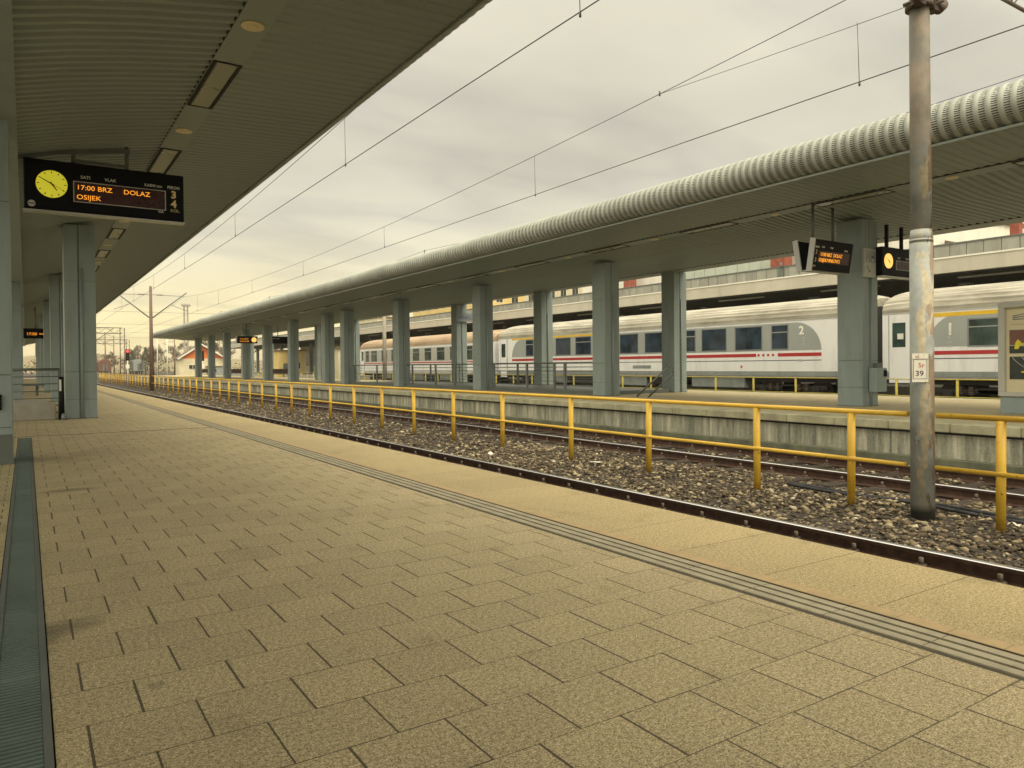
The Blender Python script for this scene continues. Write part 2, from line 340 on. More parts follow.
# ------------------------------------------------------------------ mesh helpers
class MB:
    def __init__(s): s.v = []; s.f = []; s.sm = []
    def quadmesh(s, vs, fs, smooth=False):
        o = len(s.v); s.v += [tuple(map(float, v)) for v in vs]; s.f += [tuple(i+o for i in f) for f in fs]; s.sm += [smooth]*len(fs); return s
    def box(s, x0, x1, y0, y1, z0, z1, bev=0):
        if bev <= 0:
            vs = [(x, y, z) for x in (x0, x1) for y in (y0, y1) for z in (z0, z1)]
            return s.quadmesh(vs, [(0, 1, 3, 2), (4, 6, 7, 5), (0, 4, 5, 1), (2, 3, 7, 6), (0, 2, 6, 4), (1, 5, 7, 3)])
        b = bev   # chamfer the vertical edges and the top/bottom rims
        def ring(z, i):
            return [(x0+b+i, y0+i, z), (x1-b-i, y0+i, z), (x1-i, y0+b+i, z), (x1-i, y1-b-i, z), (x1-b-i, y1-i, z), (x0+b+i, y1-i, z), (x0+i, y1-b-i, z), (x0+i, y0+b+i, z)]
        vs = ring(z0, b*.7) + ring(z0+b, 0) + ring(z1-b, 0) + ring(z1, b*.7)
        fs = [tuple(range(7, -1, -1)), tuple(range(24, 32))]
        for k in range(3):
            for i in range(8): j = (i+1) % 8; fs.append((k*8+i, k*8+j, k*8+8+j, k*8+8+i))
        return s.quadmesh(vs, fs)
    def cyl(s, p, q, r0, r1=None, n=10, caps=True, smooth=True):
        r1 = r0 if r1 is None else r1; p = Vector(p); q = Vector(q); d = (q-p).normalized()
        a = d.orthogonal().normalized(); b = d.cross(a); vs = []
        for c, r in ((p, r0), (q, r1)):
            for i in range(n): t = 2*PI*i/n; vs.append(c + a*(r*math.cos(t)) + b*(r*math.sin(t)))
        s.quadmesh(vs, [(i, (i+1) % n, n+(i+1) % n, n+i) for i in range(n)], smooth)
        if caps: o = len(s.v)-2*n; s.f += [tuple(o+i for i in range(n-1, -1, -1)), tuple(o+n+i for i in range(n))]; s.sm += [False, False]
        return s
    def path(s, pts, r, n=8):
        for a, b in zip(pts[:-1], pts[1:]): s.cyl(a, b, r, r, n)
        return s
    def prism(s, prof, axis, a, b, close=True):
        """extrude a 2D outline along axis ('x','y','z') from a to b; outline in the other two coordinates"""
        def P(u, v, w): return {'y': (u, w, v), 'x': (w, u, v), 'z': (u, v, w)}[axis]
        n = len(prof); vs = [P(u, v, a) for u, v in prof] + [P(u, v, b) for u, v in prof]
        fs = [(i, (i+1) % n, n+(i+1) % n, n+i) for i in range(n if close else n-1)]
        if close: fs += [tuple(range(n-1, -1, -1)), tuple(range(n, 2*n))]
        return s.quadmesh(vs, fs)
    def xform(s, mat):
        s.v = [tuple(mat @ Vector(v)) for v in s.v]; return s
    def build(s, name, mat, parent=None, loc=None, normals=True):
        me = bpy.data.meshes.new(name); off = Vector((0, 0, 0))
        if loc is not None: off = Vector(loc)
        elif parent is not None and parent.get('_world'): off = Vector(parent['_world'])
        me.from_pydata([(v[0]-off[0], v[1]-off[1], v[2]-off[2]) for v in s.v], [], s.f)
        me.polygons.foreach_set('use_smooth', s.sm)
        if normals:
            import bmesh
            bm = bmesh.new(); bm.from_mesh(me); bmesh.ops.recalc_face_normals(bm, faces=bm.faces); bm.to_mesh(me); bm.free()
        me.materials.append(M[mat] if isinstance(mat, str) else mat)
        o = bpy.data.objects.new(name, me); COL.objects.link(o)
        if parent is not None: o.parent = parent
        elif loc is not None: o.location = loc
        return o
def tag(o, label=None, cat=None, group=None, kind=None):
    if label: o['label'] = label
    if cat: o['category'] = cat
    if group: o['group'] = group
    if kind: o['kind'] = kind
    return o
def thing(name, label, cat, loc=(0, 0, 0), group=None, world=True):
    """an Empty at the thing's base; parts are given in world coordinates when world=True, else local"""
    o = bpy.data.objects.new(name, None); COL.objects.link(o); o.location = loc; o.empty_display_size = .2
    if world: o['_world'] = list(loc)
    return tag(o, label, cat, group)
def struct(o, label=None, cat=None): return tag(o, label, cat, None, 'structure')
def dup(root, loc, label, rotz=None):
    r = root.copy(); COL.objects.link(r); r.location = loc; r['label'] = label
    if rotz is not None: r.rotation_euler.z = rotz
    for ch in root.children:
        c = ch.copy(); COL.objects.link(c); c.parent = r
        for g in ch.children:
            d = g.copy(); COL.objects.link(d); d.parent = c
    return r
def text(name, s_, size, mat, parent, pos, rot, ext=.002, align='LEFT', sx=1.0, bold=0.0):
    cu = bpy.data.curves.new(name, 'FONT'); cu.body = s_; cu.size = size; cu.extrude = ext; cu.align_x = align; cu.resolution_u = 3; cu.offset = bold
    t = bpy.data.objects.new(name, cu); COL.objects.link(t)
    dg = bpy.context.evaluated_depsgraph_get(); me = bpy.data.meshes.new_from_object(t.evaluated_get(dg)); bpy.data.objects.remove(t)
    me.name = name; me.materials.clear(); me.materials.append(M[mat])
    off = Vector(parent['_world']) if parent.get('_world') else Vector((0, 0, 0))
    mm = Matrix.Translation(Vector(pos)-off) @ rot.to_4x4() @ Matrix.Diagonal((sx, 1, 1, 1))
    me.transform(mm)
    o = bpy.data.objects.new(name, me); COL.objects.link(o); o.parent = parent; return o
FACE_S = Matrix.Rotation(PI/2, 3, 'X')                               # readable from -Y
FACE_W = Matrix.Rotation(-PI/2, 3, 'Z') @ Matrix.Rotation(PI/2, 3, 'X')   # readable from -X
ORD = ['first', 'second', 'third', 'fourth', 'fifth', 'sixth', 'seventh', 'eighth', 'ninth', 'tenth', 'eleventh', 'twelfth', 'thirteenth', 'fourteenth']

# ================================================================== SETTING
YN, YF = -9.0, 112.0          # near and far end of the platforms
def sheet(name, x0, x1, y0, y1, z, mat):
    return MB().quadmesh([(x0, y0, z), (x1, y0, z), (x1, y1, z), (x0, y1, z)], [(0, 1, 2, 3)]).build(name, mat)
struct(sheet('ground', -900, 900, -300, 1700, -.80, 'ground'))
struct(sheet('ballast_bed', -14, 80, -40, 420, -.665, 'ballast'))
# near platform: body + surface strips, 4 mm steps kept to a hair by laying them side by side
struct(MB().box(-4.9, 3.93, YN, YF, -.9, -.012).build('near_platform', 'concrete'))
M['bar'] = paint('worn pale guide bars', (.35, .31, .21), .7, .2, 6, grime=.3); M['groove'] = paint('dirty groove', (.075, .065, .042), .9)
def slab(name, x0, x1, mat, z1=0.0, y0=YN, y1=YF, z0=-.012): return struct(MB().box(x0, x1, y0, y1, z0, z1).build(name, mat))
slab('pavement', .055, 2.80, 'paving'); slab('side_pavement', -4.85, -.125, 'paving_small')
slab('drain_bed', -.125, .055, 'blackmatt', -.008, YN, 14.05, -.011); slab('pavement_strip', -.125, .055, 'paving', 0, 14.05, YF)
slab('tactile_paving', 2.80, 3.045, 'edge_slab', -.006); M['warn'] = paint('orange warning strip', (.42, .305, .155), .75, .14, 9, grime=.25)
slab('warning_strip', 3.045, 3.135, 'groove', -.001)
mb = MB(); y = -1.0
while y < 40: mb.box(3.047, 3.131, y+.0015, y+.2085, -.0008, .002); y += .21
mb.box(3.047, 3.131, y, YF, -.0008, .002).box(3.047, 3.131, YN, -1.002, -.0008, .002); struct(mb.build('warning_strip', 'warn')); slab('platform_edge', 3.135, 3.95, 'edge_slab', 0.0, YN, YF, -.16)
# raised guide bars of the tactile strip, between dark grooves
slab('guide_groove', 2.803, 3.042, 'groove', -.003, YN, YF, -.005)
mb = MB(); y = YN
while y < 70:
    for k in range(3): x0 = 2.833+k*.069; mb.box(x0, x0+.047, y+.003, min(y+.417, 70), -.003, .0035)
    y += .42
struct(mb.build('guide_bars', 'bar'))
mb = MB()
for k in range(3): x0 = 2.833+k*.069; mb.box(x0, x0+.047, 70.01, YF, -.003, .0035)
struct(mb.build('guide_bars', 'bar'))
struct(MB().box(-4.8, 2.79, 14.22, 14.27, .0005, .0025).build('cross_joint', 'groove'))
# far platform
FX0, FX1 = 12.15, 20.8
struct(MB().box(FX0+.09, FX1-.09, YN, YF, -.9, -.05).build('far_platform', 'pwall'))
struct(MB().box(FX0+.62, FX1-.62, YN, YF, -.05, .1).build('far_pavement', 'paving_far'))
M['cope_top'] = paint('coping slab', (.42, .38, .26), .85, .2, 2, grime=.25)
for x0, x1 in ((FX0, FX0+.617), (FX1-.617, FX1)):
    mb = MB(); y = YN
    while y < YF: mb.box(x0, x1, y+.004, min(y+1.0, YF)-.004, -.045, .101, .012); y += 1.0
    struct(mb.build('platform_coping', 'cope'))
struct(MB().box(FX0+.075, FX0+.0885, YN, YF, -.082, -.047).build('coping_shadow', 'blackmatt'))  # dark strip standing in for the shadow under the coping overhang
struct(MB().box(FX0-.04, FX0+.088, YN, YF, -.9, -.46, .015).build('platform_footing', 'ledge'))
# third platform with the station building behind it
struct(MB().box(29.2, 60, YN, 136, -.9, .1).build('third_platform', 'concrete'))
struct(sheet('street', 62, 200, -50, 300, -.5, 'ground'))

# ---- drain channel
t = thing('drain_channel', 'long grey steel slotted drain running along the pavement under the near canopy', 'drain', (-.035, 0, 0))
MB().box(-.12, -.097, YN, 14.04, -.004, .004).build('frame', 'galv', t); MB().box(.027, .05, YN, 14.04, -.004, .004).build('frame', 'galv', t)
M['grate'] = paint('green grey grating', (.13, .17, .15), .5, .2, 2, grime=.3)
mb = MB()
for k in range(int((14.0-1.6)/.027)): y = 1.6+k*.027; mb.box(-.096, .026, y, y+.0165, -.006, .002)
mb.box(-.096, .026, YN, 1.6, -.006, .002)
for k in range(25): mb.box(-.096, .026, 1.6+k*.5-.006, 1.6+k*.5+.006, -.0055, .0028)
mb.build('grate', 'grate', t)

# ---- railway tracks
def rail_profile(x):
    z = -.5
    return [(x-.0625, z-.15), (x+.0625, z-.15), (x+.0625, z-.138), (x+.012, z-.118), (x+.008, z-.045), (x+.035, z-.035), (x+.035, z-.006), (x+.027, z), (x-.027, z), (x-.035, z-.006), (x-.035, z-.035), (x-.008, z-.045), (x-.012, z-.118), (x-.0625, z-.138)]
def track(xl, label, y1=210, clips=True):
    t = thing('railway_track', label, 'railway track', (xl+.7175, 0, -.65), 'parallel railway tracks')
    for x in (xl, xl+1.435): MB().prism(rail_profile(x), 'y', -30, y1).build('rail', 'rail', t)
    def sl(k): y = -29.7+.6*k; return (xl-.52, xl+1.435+.52, y-.125, y+.125, -.75, -.632)
    n0 = 52
    for k in range(n0, n0+60): MB().box(*sl(k), .01).build('sleeper', 'wood_sleeper', t)
    mb = MB()
    for k in list(range(0, n0))+list(range(n0+60, int((y1+29)/.6))): mb.box(*sl(k))
    tag(mb.build('sleeper', 'wood_sleeper', t), kind='stuff')
    if clips:
        cl = MB()
        def clip(mb, x, y):
            mb.box(x-.16, x+.16, y-.07, y+.07, -.662, -.6315)
            for s in (-1, 1):
                mb.box(x+s*.085-.028, x+s*.085+.028, y-.045, y+.045, -.637, -.605, .006); mb.cyl((x+s*.078, y, -.61), (x+s*.078, y, -.55), .022, .019, 6); mb.box(x+s*.05-.03, x+s*.05+.03, y-.02, y+.02, -.622, -.607)
        for k in range(n0, n0+40):
            for x in (xl, xl+1.435): mb = MB(); clip(mb, x, -29.7+.6*k); mb.build('rail_clip', 'clip', t)
        mb = MB()
        for k in range(n0+40, n0+110):
            for x in (xl, xl+1.435): clip(mb, x, -29.7+.6*k)
        tag(mb.build('rail_clip', 'clip', t), kind='stuff')
    return t
track(4.86, 'railway track directly below the near platform edge, its far rusty rail showing')
track(9.83, 'railway track between the near yellow fence and the far platform wall')
track(21.75, 'railway track just beyond the far platform, before the second yellow fence', 150, False)
track(26.45, 'railway track under the white passenger coaches', 150, False)

# ---- loose ballast stones
def stones(name, n, x0, x1, y0, y1, smin, smax, ypow=1.0):
    ph = (1+5**.5)/2
    base = np.array([(-1, ph, 0), (1, ph, 0), (-1, -ph, 0), (1, -ph, 0), (0, -1, ph), (0, 1, ph), (0, -1, -ph), (0, 1, -ph), (ph, 0, -1), (ph, 0, 1), (-ph, 0, -1), (-ph, 0, 1)])/1.9
    fc = np.array([(0, 11, 5), (0, 5, 1), (0, 1, 7), (0, 7, 10), (0, 10, 11), (1, 5, 9), (5, 11, 4), (11, 10, 2), (10, 7, 6), (7, 1, 8), (3, 9, 4), (3, 4, 2), (3, 2, 6), (3, 6, 8), (3, 8, 9), (4, 9, 5), (2, 4, 11), (6, 2, 10), (8, 6, 7), (9, 8, 1)])
    X = RNG.uniform(x0, x1, n); Y = y0+(y1-y0)*RNG.uniform(0, 1, n)**ypow
    keep = np.ones(n, bool)
    for xr in (4.86, 6.295, 9.83, 11.265): keep &= np.abs(X-xr) > .095
    X = X[keep]; Y = Y[keep]; n = len(X)
    hump = np.interp(X, [4, 6.5, 7.4, 9.0, 9.7, 10.5, 12], [-.655, -.66, -.63, -.625, -.66, -.655, -.65]) + .018*np.sin(Y*1.7+X*2.1)+.012*np.sin(Y*4.1-X*3)
    sl = (np.abs(((Y+29.7+.3) % .6)-.3) < .13) & (((X > 4.3) & (X < 6.85)) | ((X > 9.3) & (X < 11.8)))
    keep = ~(sl & (RNG.uniform(0, 1, n) < .8)); X = X[keep]; Y = Y[keep]; hump = hump[keep]; n = len(X)
    s = RNG.uniform(0, 1, n)**2.6*(smax-smin)+smin
    sc = np.stack([s*RNG.uniform(.8, 1.35, n), s*RNG.uniform(.8, 1.35, n), s*RNG.uniform(.35, .7, n)], 1)
    V = base[None]*(1+RNG.uniform(-.34, .30, (n, 12, 1)))*sc[:, None, :]
    a = RNG.uniform(0, 2*PI, n); c, si = np.cos(a), np.sin(a)
    tl = RNG.uniform(-.6, .6, n); ct, st = np.cos(tl), np.sin(tl)
    y_ = V[..., 1]*ct[:, None]-V[..., 2]*st[:, None]; z_ = V[..., 1]*st[:, None]+V[..., 2]*ct[:, None]; x_ = V[..., 0]
    P = np.stack([x_*c[:, None]-y_*si[:, None]+X[:, None], x_*si[:, None]+y_*c[:, None]+Y[:, None], z_+hump[:, None]+RNG.uniform(-.022, .010, n)[:, None]], 2).reshape(-1, 3)
    F = (fc[None]+np.arange(n)[:, None, None]*12).reshape(-1)
    me = bpy.data.meshes.new(name); me.vertices.add(len(P)); me.vertices.foreach_set('co', P.reshape(-1)); nf = len(F)//3
    me.loops.add(len(F)); me.loops.foreach_set('vertex_index', F.astype(np.int32)); me.polygons.add(nf); me.polygons.foreach_set('loop_start', np.arange(nf, dtype=np.int32)*3)
    me.update(calc_edges=True); me.validate(); me.materials.append(M['stone'])
    o = bpy.data.objects.new(name, me); COL.objects.link(o); return o
bst = stones('ballast_stones', 34000, 6.3, 12.1, .5, 13, .012, .046, 1.15)
tag(bst, 'brown and beige ballast stones around the near fence posts', 'ballast', kind='stuff')
bst = stones('ballast_stones', 22000, 6.3, 12.1, 12, 60, .02, .05, 1.4)
tag(bst, 'distant brown ballast stones along the fenced tracks', 'ballast', kind='stuff')
mb = MB(); gx = np.linspace(6.36, 9.72, 34); gy = np.arange(0, 60, .14); vs = []
for yy in gy:
    for xx in gx: vs.append((xx, yy, float(np.interp(xx, [4, 6.36, 6.5, 7.4, 9.0, 9.6, 9.72], [-.67, -.70, -.667, -.64, -.635, -.672, -.70]))+.014*math.sin(yy*1.7+xx*2.1)+.010*math.sin(yy*4.1-xx*3)+random.uniform(-.008, .008)))
ng = len(gx); struct(mb.quadmesh(vs, [(i*ng+j, i*ng+j+1, (i+1)*ng+j+1, (i+1)*ng+j) for i in range(len(gy)-1) for j in range(ng-1)], True).build('ballast_shoulder', 'ballast', normals=False))
# larger pale lumps and litter
for (x, y, s, l) in ((8.05, 3.22, .06, 'largest pale stone lying by the foot of the nearest yellow post'), (7.35, 12.0, .055, 'pale lump of rubble on the ballast between rail and fence')):
    mb = MB(); v = []; 
    for i in range(5):
        for j in range(8):
            ph_ = PI*(i+.5)/5; q = 2*PI*j/8; r = s*(1+random.uniform(-.15, .15)); v.append((x+r*1.1*math.sin(ph_)*math.cos(q), y+r*math.sin(ph_)*math.sin(q), -.60+r*.7*math.cos(ph_)))
    f = [(i*8+j, i*8+(j+1) % 8, i*8+8+(j+1) % 8, i*8+8+j) for i in range(4) for j in range(8)]+[tuple(range(8)), tuple(range(32, 40))]
    tag(mb.quadmesh(v, f).build('stone', 'white' if s < .06 else 'concrete', loc=(x, y, -.62)), l, 'stone')
mb = MB(); v = [(8.30+.05*i+random.uniform(-.015, .015), 3.45+.045*j+random.uniform(-.015, .015), -.60+random.uniform(0, .06)) for i in range(3) for j in range(3)]
tag(mb.quadmesh(v, [(i*3+j, i*3+j+1, i*3+j+4, i*3+j+3) for i in range(2) for j in range(2)]).build('crumpled_paper', 'white', loc=(8.4, 3.5, -.6)), 'crumpled white scrap of paper beside the nearest yellow fence post', 'litter')
v = [(8.0+.1*i+random.uniform(-.02, .02), 9.7+.09*j+random.uniform(-.02, .02), -.585+random.uniform(0, .03)) for i in range(3) for j in range(3)]
tag(MB().quadmesh(v, [(i*3+j, i*3+j+1, i*3+j+4, i*3+j+3) for i in range(2) for j in range(2)]).build('crumpled_paper', 'white', loc=(8.0, 9.7, -.6)), 'flat white wrapper lying on the ballast between two fence posts farther off', 'litter')
# black cables lying on the ballast by the pole
for k, (dx, lab) in enumerate(((0, 'black cable lying on the ballast behind the pole, the nearer of two'), (.09, 'black cable lying on the ballast behind the pole, the farther of two'))):
    mb = MB(); pts = [(8.75+dx+.05*math.sin(y*1.3+k)+.012*(y-5)**2*.1, y, -.60+.015*math.sin(3*y+k)) for y in np.arange(1.5, 6.6, .25)]
    tag(mb.path(pts, .022, 8).build('black_cable', 'rubber', loc=(8.7, 4, -.6)), lab, 'cable')

# ================================================================== YELLOW FENCES
M['yellow_old'] = paint('dull yellow paint', (.42, .34, .05), .6, .2, 3, grime=.3)
def fence(X, ys, rails, label, r=.045, rr=.029, mt='yellow'):
    t = thing('yellow_fence', label, 'fence', (X, ys[0], -.64))
    for y in ys:
        jx, jy = random.uniform(-.012, .012), random.uniform(-.012, .012)
        MB().cyl((X+jx, y+jy, -.70), (X, y, .475), r, r, 14).cyl((X, y, -.085), (X, y, -.035), r*1.06, r*1.06, 14).build('post', mt, t)
    for (a, b) in rails:
        MB().cyl((X, a, .50), (X, b, .50), rr, rr, 12).build('top_rail', mt, t)
        MB().cyl((X-.03, a, -.06), (X-.03, b, -.06), rr*.83, rr*.83, 12).build('lower_rail', mt, t)
ys = [-2.6, -.55, 1.5, 3.55, 5.17, 6.54, 8.6, 10.6, 12.9, 15.0, 17.1, 19.1, 21.2, 23.25, 25.35, 27.45, 29.5, 31.55, 33.6, 35.6, 37.6]
while ys[-1] < 112: ys.append(ys[-1]+2.05)
fence(8.2, ys, [(-4, 4.18), (4.49, 113)], 'chipped yellow tube fence standing in the ballast between the two near tracks')
ys = [12.0+1.98*k for k in range(-5, 44)]
fence(24.8, ys, [(2, 98)], 'yellow tube fence in front of the white coaches, beyond the far platform', .042, .018, 'yellow_old')

# ================================================================== CANOPIES
def canopy(ox, y0, y1, prof, panel, label, fix_y0, disc_y0, endx, mirror=False):
    """ox = x of the tube centre; prof = list of (u, z) from the tube inward; panel = (u0,u1,z)"""
    sg = -1 if mirror else 1
    t = thing('platform_canopy', label, 'canopy', (ox, y0, 0))
    # soffit: corrugated sheet, ribs run across the platform
    per = .17; ph = [0, .22, .38, .5+.0, .72, .88]; am = [0, 0, 1, 1, 1, 0]; am = [0, 0, 1, 1, 1, 0]
    Ys = []; A = []
    k = 0; y = y0
    while y < y1:
        for p, a in zip((0, .30, .42, .5, .80, .92), (0, 0, 1, 1, 1, 0)):
            if p == .5: continue
            Ys.append(y+p*per); A.append(a*.032)
        y += per
    def sheet_(pr, name, gap=None):
        U = []; 
        for (u0, z0), (u1, z1) in zip(pr[:-1], pr[1:]): U.append((u0, z0))
        U.append(pr[-1]); nU = len(U)
        vs = [(ox+sg*u, yy, z+(a if u >= pr[1][0]+.005 else a*.35)) for yy, a in zip(Ys, A) for u, z in U]
        fs = [(i*nU+j, i*nU+j+1, (i+1)*nU+j+1, (i+1)*nU+j) for i in range(len(Ys)-1) for j in range(nU-1)]
        return MB().quadmesh(vs, fs).build(name, 'soffit', t, normals=False)
    sheet_(prof, 'soffit')
    # end of the shell: roof deck above
    top = [(0, 5.02), (.35, 5.12), (endx*.5, 4.95), (endx, 4.8)]
    MB().prism([(ox+sg*u, z) for u, z in [(0.05, prof[0][1]+.06)]+[(u, z+.06) for u, z in prof[1:]]+[(endx, prof[-1][1]+.06)]+top[::-1]], 'y', y0+.02, y1-.02).build('roof', 'roof_top', t)
    # lamp panel
    u0, u1, zp = panel
    mb = MB(); mb.box(min(ox+sg*u0, ox+sg*u1), max(ox+sg*u0, ox+sg*u1), y0, y1, zp-.006, zp-.002); mb.build('lamp_panel', 'soffit', t)
    xm = min(ox+sg*u0, ox+sg*u1); MB().box(xm-.012, xm-.003, y0, y1, zp+.0015, zp+.036).build('rib_void_shade', 'blackmatt', t)  # black strip added to darken the rib hollows above the lamp panel
    n = 0; y = fix_y0; xc = ox+sg*(u0+u1)/2; hw = abs(u1-u0)/2-.045
    while y < y1-3:
        mb = MB(); z = zp-.008
        for (a, b, c, d) in ((-hw-.035, -hw, -.80, .80), (hw, hw+.035, -.80, .80), (-hw, hw, -.80, -.785), (-hw, hw, .785, .80)): mb.box(xc+a, xc+b, y+c, y+d, z-.012, z+.002)
        f = mb.build('light_fixture', 'blackmatt', t); MB().box(xc-hw+.015, xc+hw-.015, y-.78, y+.78, z-.006, z+.0005).build('lamp_cover', 'lens', f); f_off(f)
        y += 3.8
    y = disc_y0
    while y < y1-3:
        f = MB().cyl((xc, y, zp-.008), (xc, y, zp-.021), .115, .105, 24).build('downlight', 'disc', t); MB().cyl((xc, y, zp-.0215), (xc, y, zp-.027), .055, .04, 18).build('lamp_glass', 'disc', f); f_off(f)
        y += 3.8
    # corrugated tube edge
    vs = []; nA = 30; zc = 4.83; Yt = []; Rr = []
    y = y0
    while y < y1:
        for p in (0, .10, .22, .36, .5, .62, .75, .88):
            Yt.append(y+p*per); Rr.append(.277+.034*(.5+.5*math.cos(2*PI*(p-.1))))
        y += per
    a0, a1 = R(-88), R(170)
    for yy, rr in zip(Yt, Rr):
        for i in range(nA):
            a = a0+(a1-a0)*i/(nA-1); vs.append((sg*-1*rr*math.cos(a), yy-y0, rr*math.sin(a)))
    fs = [(i*nA+j, i*nA+j+1, (i+1)*nA+j+1, (i+1)*nA+j) for i in range(len(Yt)-1) for j in range(nA-1)]
    me = MB().quadmesh(vs, fs, True); o = me.build('edge_tube', 'tube', None, loc=(0, 0, 0), normals=False); o.parent = t; o.location = (0, 0, zc)
    # black shell added inside the tube so the slots read as shaded
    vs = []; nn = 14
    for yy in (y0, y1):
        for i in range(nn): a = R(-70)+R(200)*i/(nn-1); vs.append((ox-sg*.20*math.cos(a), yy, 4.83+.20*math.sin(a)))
    MB().quadmesh(vs, [(i, i+1, nn+i+1, nn+i) for i in range(nn-1)], True).build('slot_shade', 'blackmatt', t, normals=False)
    # thin trim between tube and soffit
    MB().box(min(ox-sg*.035, ox-sg*.01), max(ox-sg*.035, ox-sg*.01), y0, y1, prof[0][1]-.02, prof[0][1]+.02).build('trim', 'panel', t)
    return t
def f_off(f):
    """sub-part meshes were given in world coordinates: bring them into the part's frame"""
    for c in f.children:
        r = f.parent
        off = Vector(r['_world'])
        c.data.transform(Matrix.Translation(-off))
near_canopy = canopy(3.6, -8.0, 108, [(0, 4.5), (1.55, 4.43), (1.56, 4.42), (1.87, 4.42), (2.2, 4.36), (2.7, 4.27), (3.2, 4.16), (3.72, 4.02)], (1.55, 1.87, 4.42), 'broad canopy over the near platform with ribbed olive ceiling and slotted tube edge', 9.3-3.8*4, 7.45-3.8*3, 3.9, mirror=True)
MB().box(-.62, -.06, -8, 108, 3.93, 4.5).build('gutter_beam', 'steel_paint', near_canopy)
MB().prism([(-.62, 4.03), (-4.4, 4.5), (-4.4, 4.62), (-.62, 4.2)], 'y', -8, 108).build('rear_soffit', 'soffit', near_canopy)
MB().prism([(-4.7, 4.5), (-4.4, 4.45), (-4.1, 4.6), (-4.1, 5.0), (-4.4, 5.1), (-4.7, 5.0)], 'y', -8, 108).build('rear_edge', 'panel', near_canopy)
mb = MB(); mb.prism([(-4.4, 4.95), (-.62, 4.7), (-.3, 4.75), (-.3, 4.85), (-4.4, 5.1)], 'y', -8, 108); mb.build('rear_roof', 'roof_top', near_canopy)
far_canopy = canopy(12.08, -8.0, 92.8, [(0, 4.5), (1.80, 4.43), (1.81, 4.42), (2.2, 4.42), (2.9, 4.34), (3.6, 4.28), (6.3, 4.24)], (1.80, 2.20, 4.42), 'long canopy over the far platform with a pale slotted tube edge', 12.65-3.8*4, 14.5-3.8*4, 6.9)
MB().box(18.45, 19.05, -8, 92.6, 4.24, 4.5).build('gutter_beam', 'panel', far_canopy)
MB().box(18.36, 18.372, -8, 92.6, 4.2415, 4.278).build('rib_void_shade', 'blackmatt', far_canopy)  # black strip standing in for shade in the rib hollows at the beam
# tapered end of the far canopy
# cross joints of the near canopy: a transverse frame just before the display
MB().prism([(-.06, 3.97), (.4, 4.10), (1.32, 4.25), (1.32, 4.31), (.4, 4.16), (-.06, 4.03)], 'y', 12.24, 12.30).build('cross_rib', 'steel_dark', near_canopy)
# lightning conductor on short rods along the far canopy
t = thing('lightning_conductor', 'thin conductor cable on short rods along the top of the far canopy', 'cable', (13.0, 26, 5.0))
pts = []
rods = [4, 26, 48, 62, 78]
for a, b in zip(rods[:-1], rods[1:]):
    for k in range(8): q = k/8; pts.append((13.0, a+(b-a)*q, 5.56-.22*4*q*(1-q)))
MB().path(pts, .006, 5).build('cable', 'wire', t)
for y in rods: MB().cyl((13.0, y, 5.0), (13.0, y, 5.6), .03, .02, 6).build('rod', 'steel_dark', t)

# ================================================================== COLUMNS
def make_column(h, label, loc, group, pipe=True):
    t = thing('canopy_column', label, 'column', loc, group, world=False)
    seams = [0, .42, 1.02, 3.0, h]
    mb = MB()
    for a, b in zip(seams[:-1], seams[1:]):
        for (x0, x1) in ((0, .262), (.290, .60)): mb.box(x0, x1, 0, .6, a+.003, b-.003, .006)
        mb.box(.25, .30, .03, .57, a+.003, b-.003)
    mb.build('shaft', 'steel_paint', t)
    MB().box(.012, .588, .012, .588, 0, h-.005).build('core', 'steel_dark', t)
    if pipe:
        MB().cyl((.325, -.018, .02), (.325, -.018, h-.95), .026, .026, 12).build('drainpipe', 'steel_paint', t)
    MB().box(-.012, .612, -.012, .612, 0, .018).build('base_plate', 'steel_dark', t)
    return t
FY = [9.45, 17.66, 25.19, 32.87, 40.2, 43.4, 50.4, 56.9, 63.6, 70.5, 77.2, 83.9]
lab = lambda k: ORD[k]
c0 = make_column(4.14, 'grey green steel column beside the timetable displays, nearest in the front row of the far canopy', (15.41, FY[0], .1), 'columns of the far canopy')
for k, y in enumerate(FY[1:], 1):
    dup(c0, (15.0, y, .1), '%s grey green column counted away from the camera in the front row of the far canopy' % lab(k))
for k, y in enumerate([18.2, 26.0, 33.5, 40.9, 48.3, 55.4, 62.4, 69.5, 76.5]):
    dup(c0, (18.55, y, .1), '%s grey green column counted away from the camera in the rear row of the far canopy' % lab(k))
c1 = make_column(4.22, 'broad grey green column of the near canopy with a drainpipe, the nearest on the right of the railing', (.7, 18.7, 0), 'columns of the near canopy')
for k, y in enumerate((28.9, 40.0, 51.0, 62.0, 73.0)):
    dup(c1, (.68, y, 0), '%s column behind the broad one with the drainpipe, right row of the near canopy' % lab(k))
c2 = make_column(4.0, 'cut off grey column at the left edge of the photo with a dark socket box', (-.74, 10.25, 0), 'columns of the near canopy', pipe=False)
MB().box(.28, .5, -.045, 0.0, .62, .80, .008).build('socket_box', 'black', c2)
MB().box(.02, .60, -.006, -.002, .0, .34).build('kick_plate', 'steel_dark', c2)
for k, y in enumerate((29.0, 40.2)): 
    r = make_column(4.0, '%s column of the left row of the near canopy, half hidden behind the cut off one' % lab(k), (-.72, y, 0), 'columns of the near canopy', pipe=False)
# information board on the left column
t = thing('notice_board', 'dark notice board fixed to the cut off column at the left edge', 'notice board', (-.6, 10.1, 2.4))
MB().box(-.95, -.32, 10.18, 10.24, 2.85, 3.55, .01).build('frame', 'alu', t); MB().box(-.92, -.35, 10.172, 10.179, 2.88, 3.52).build('panel', 'glass', t)
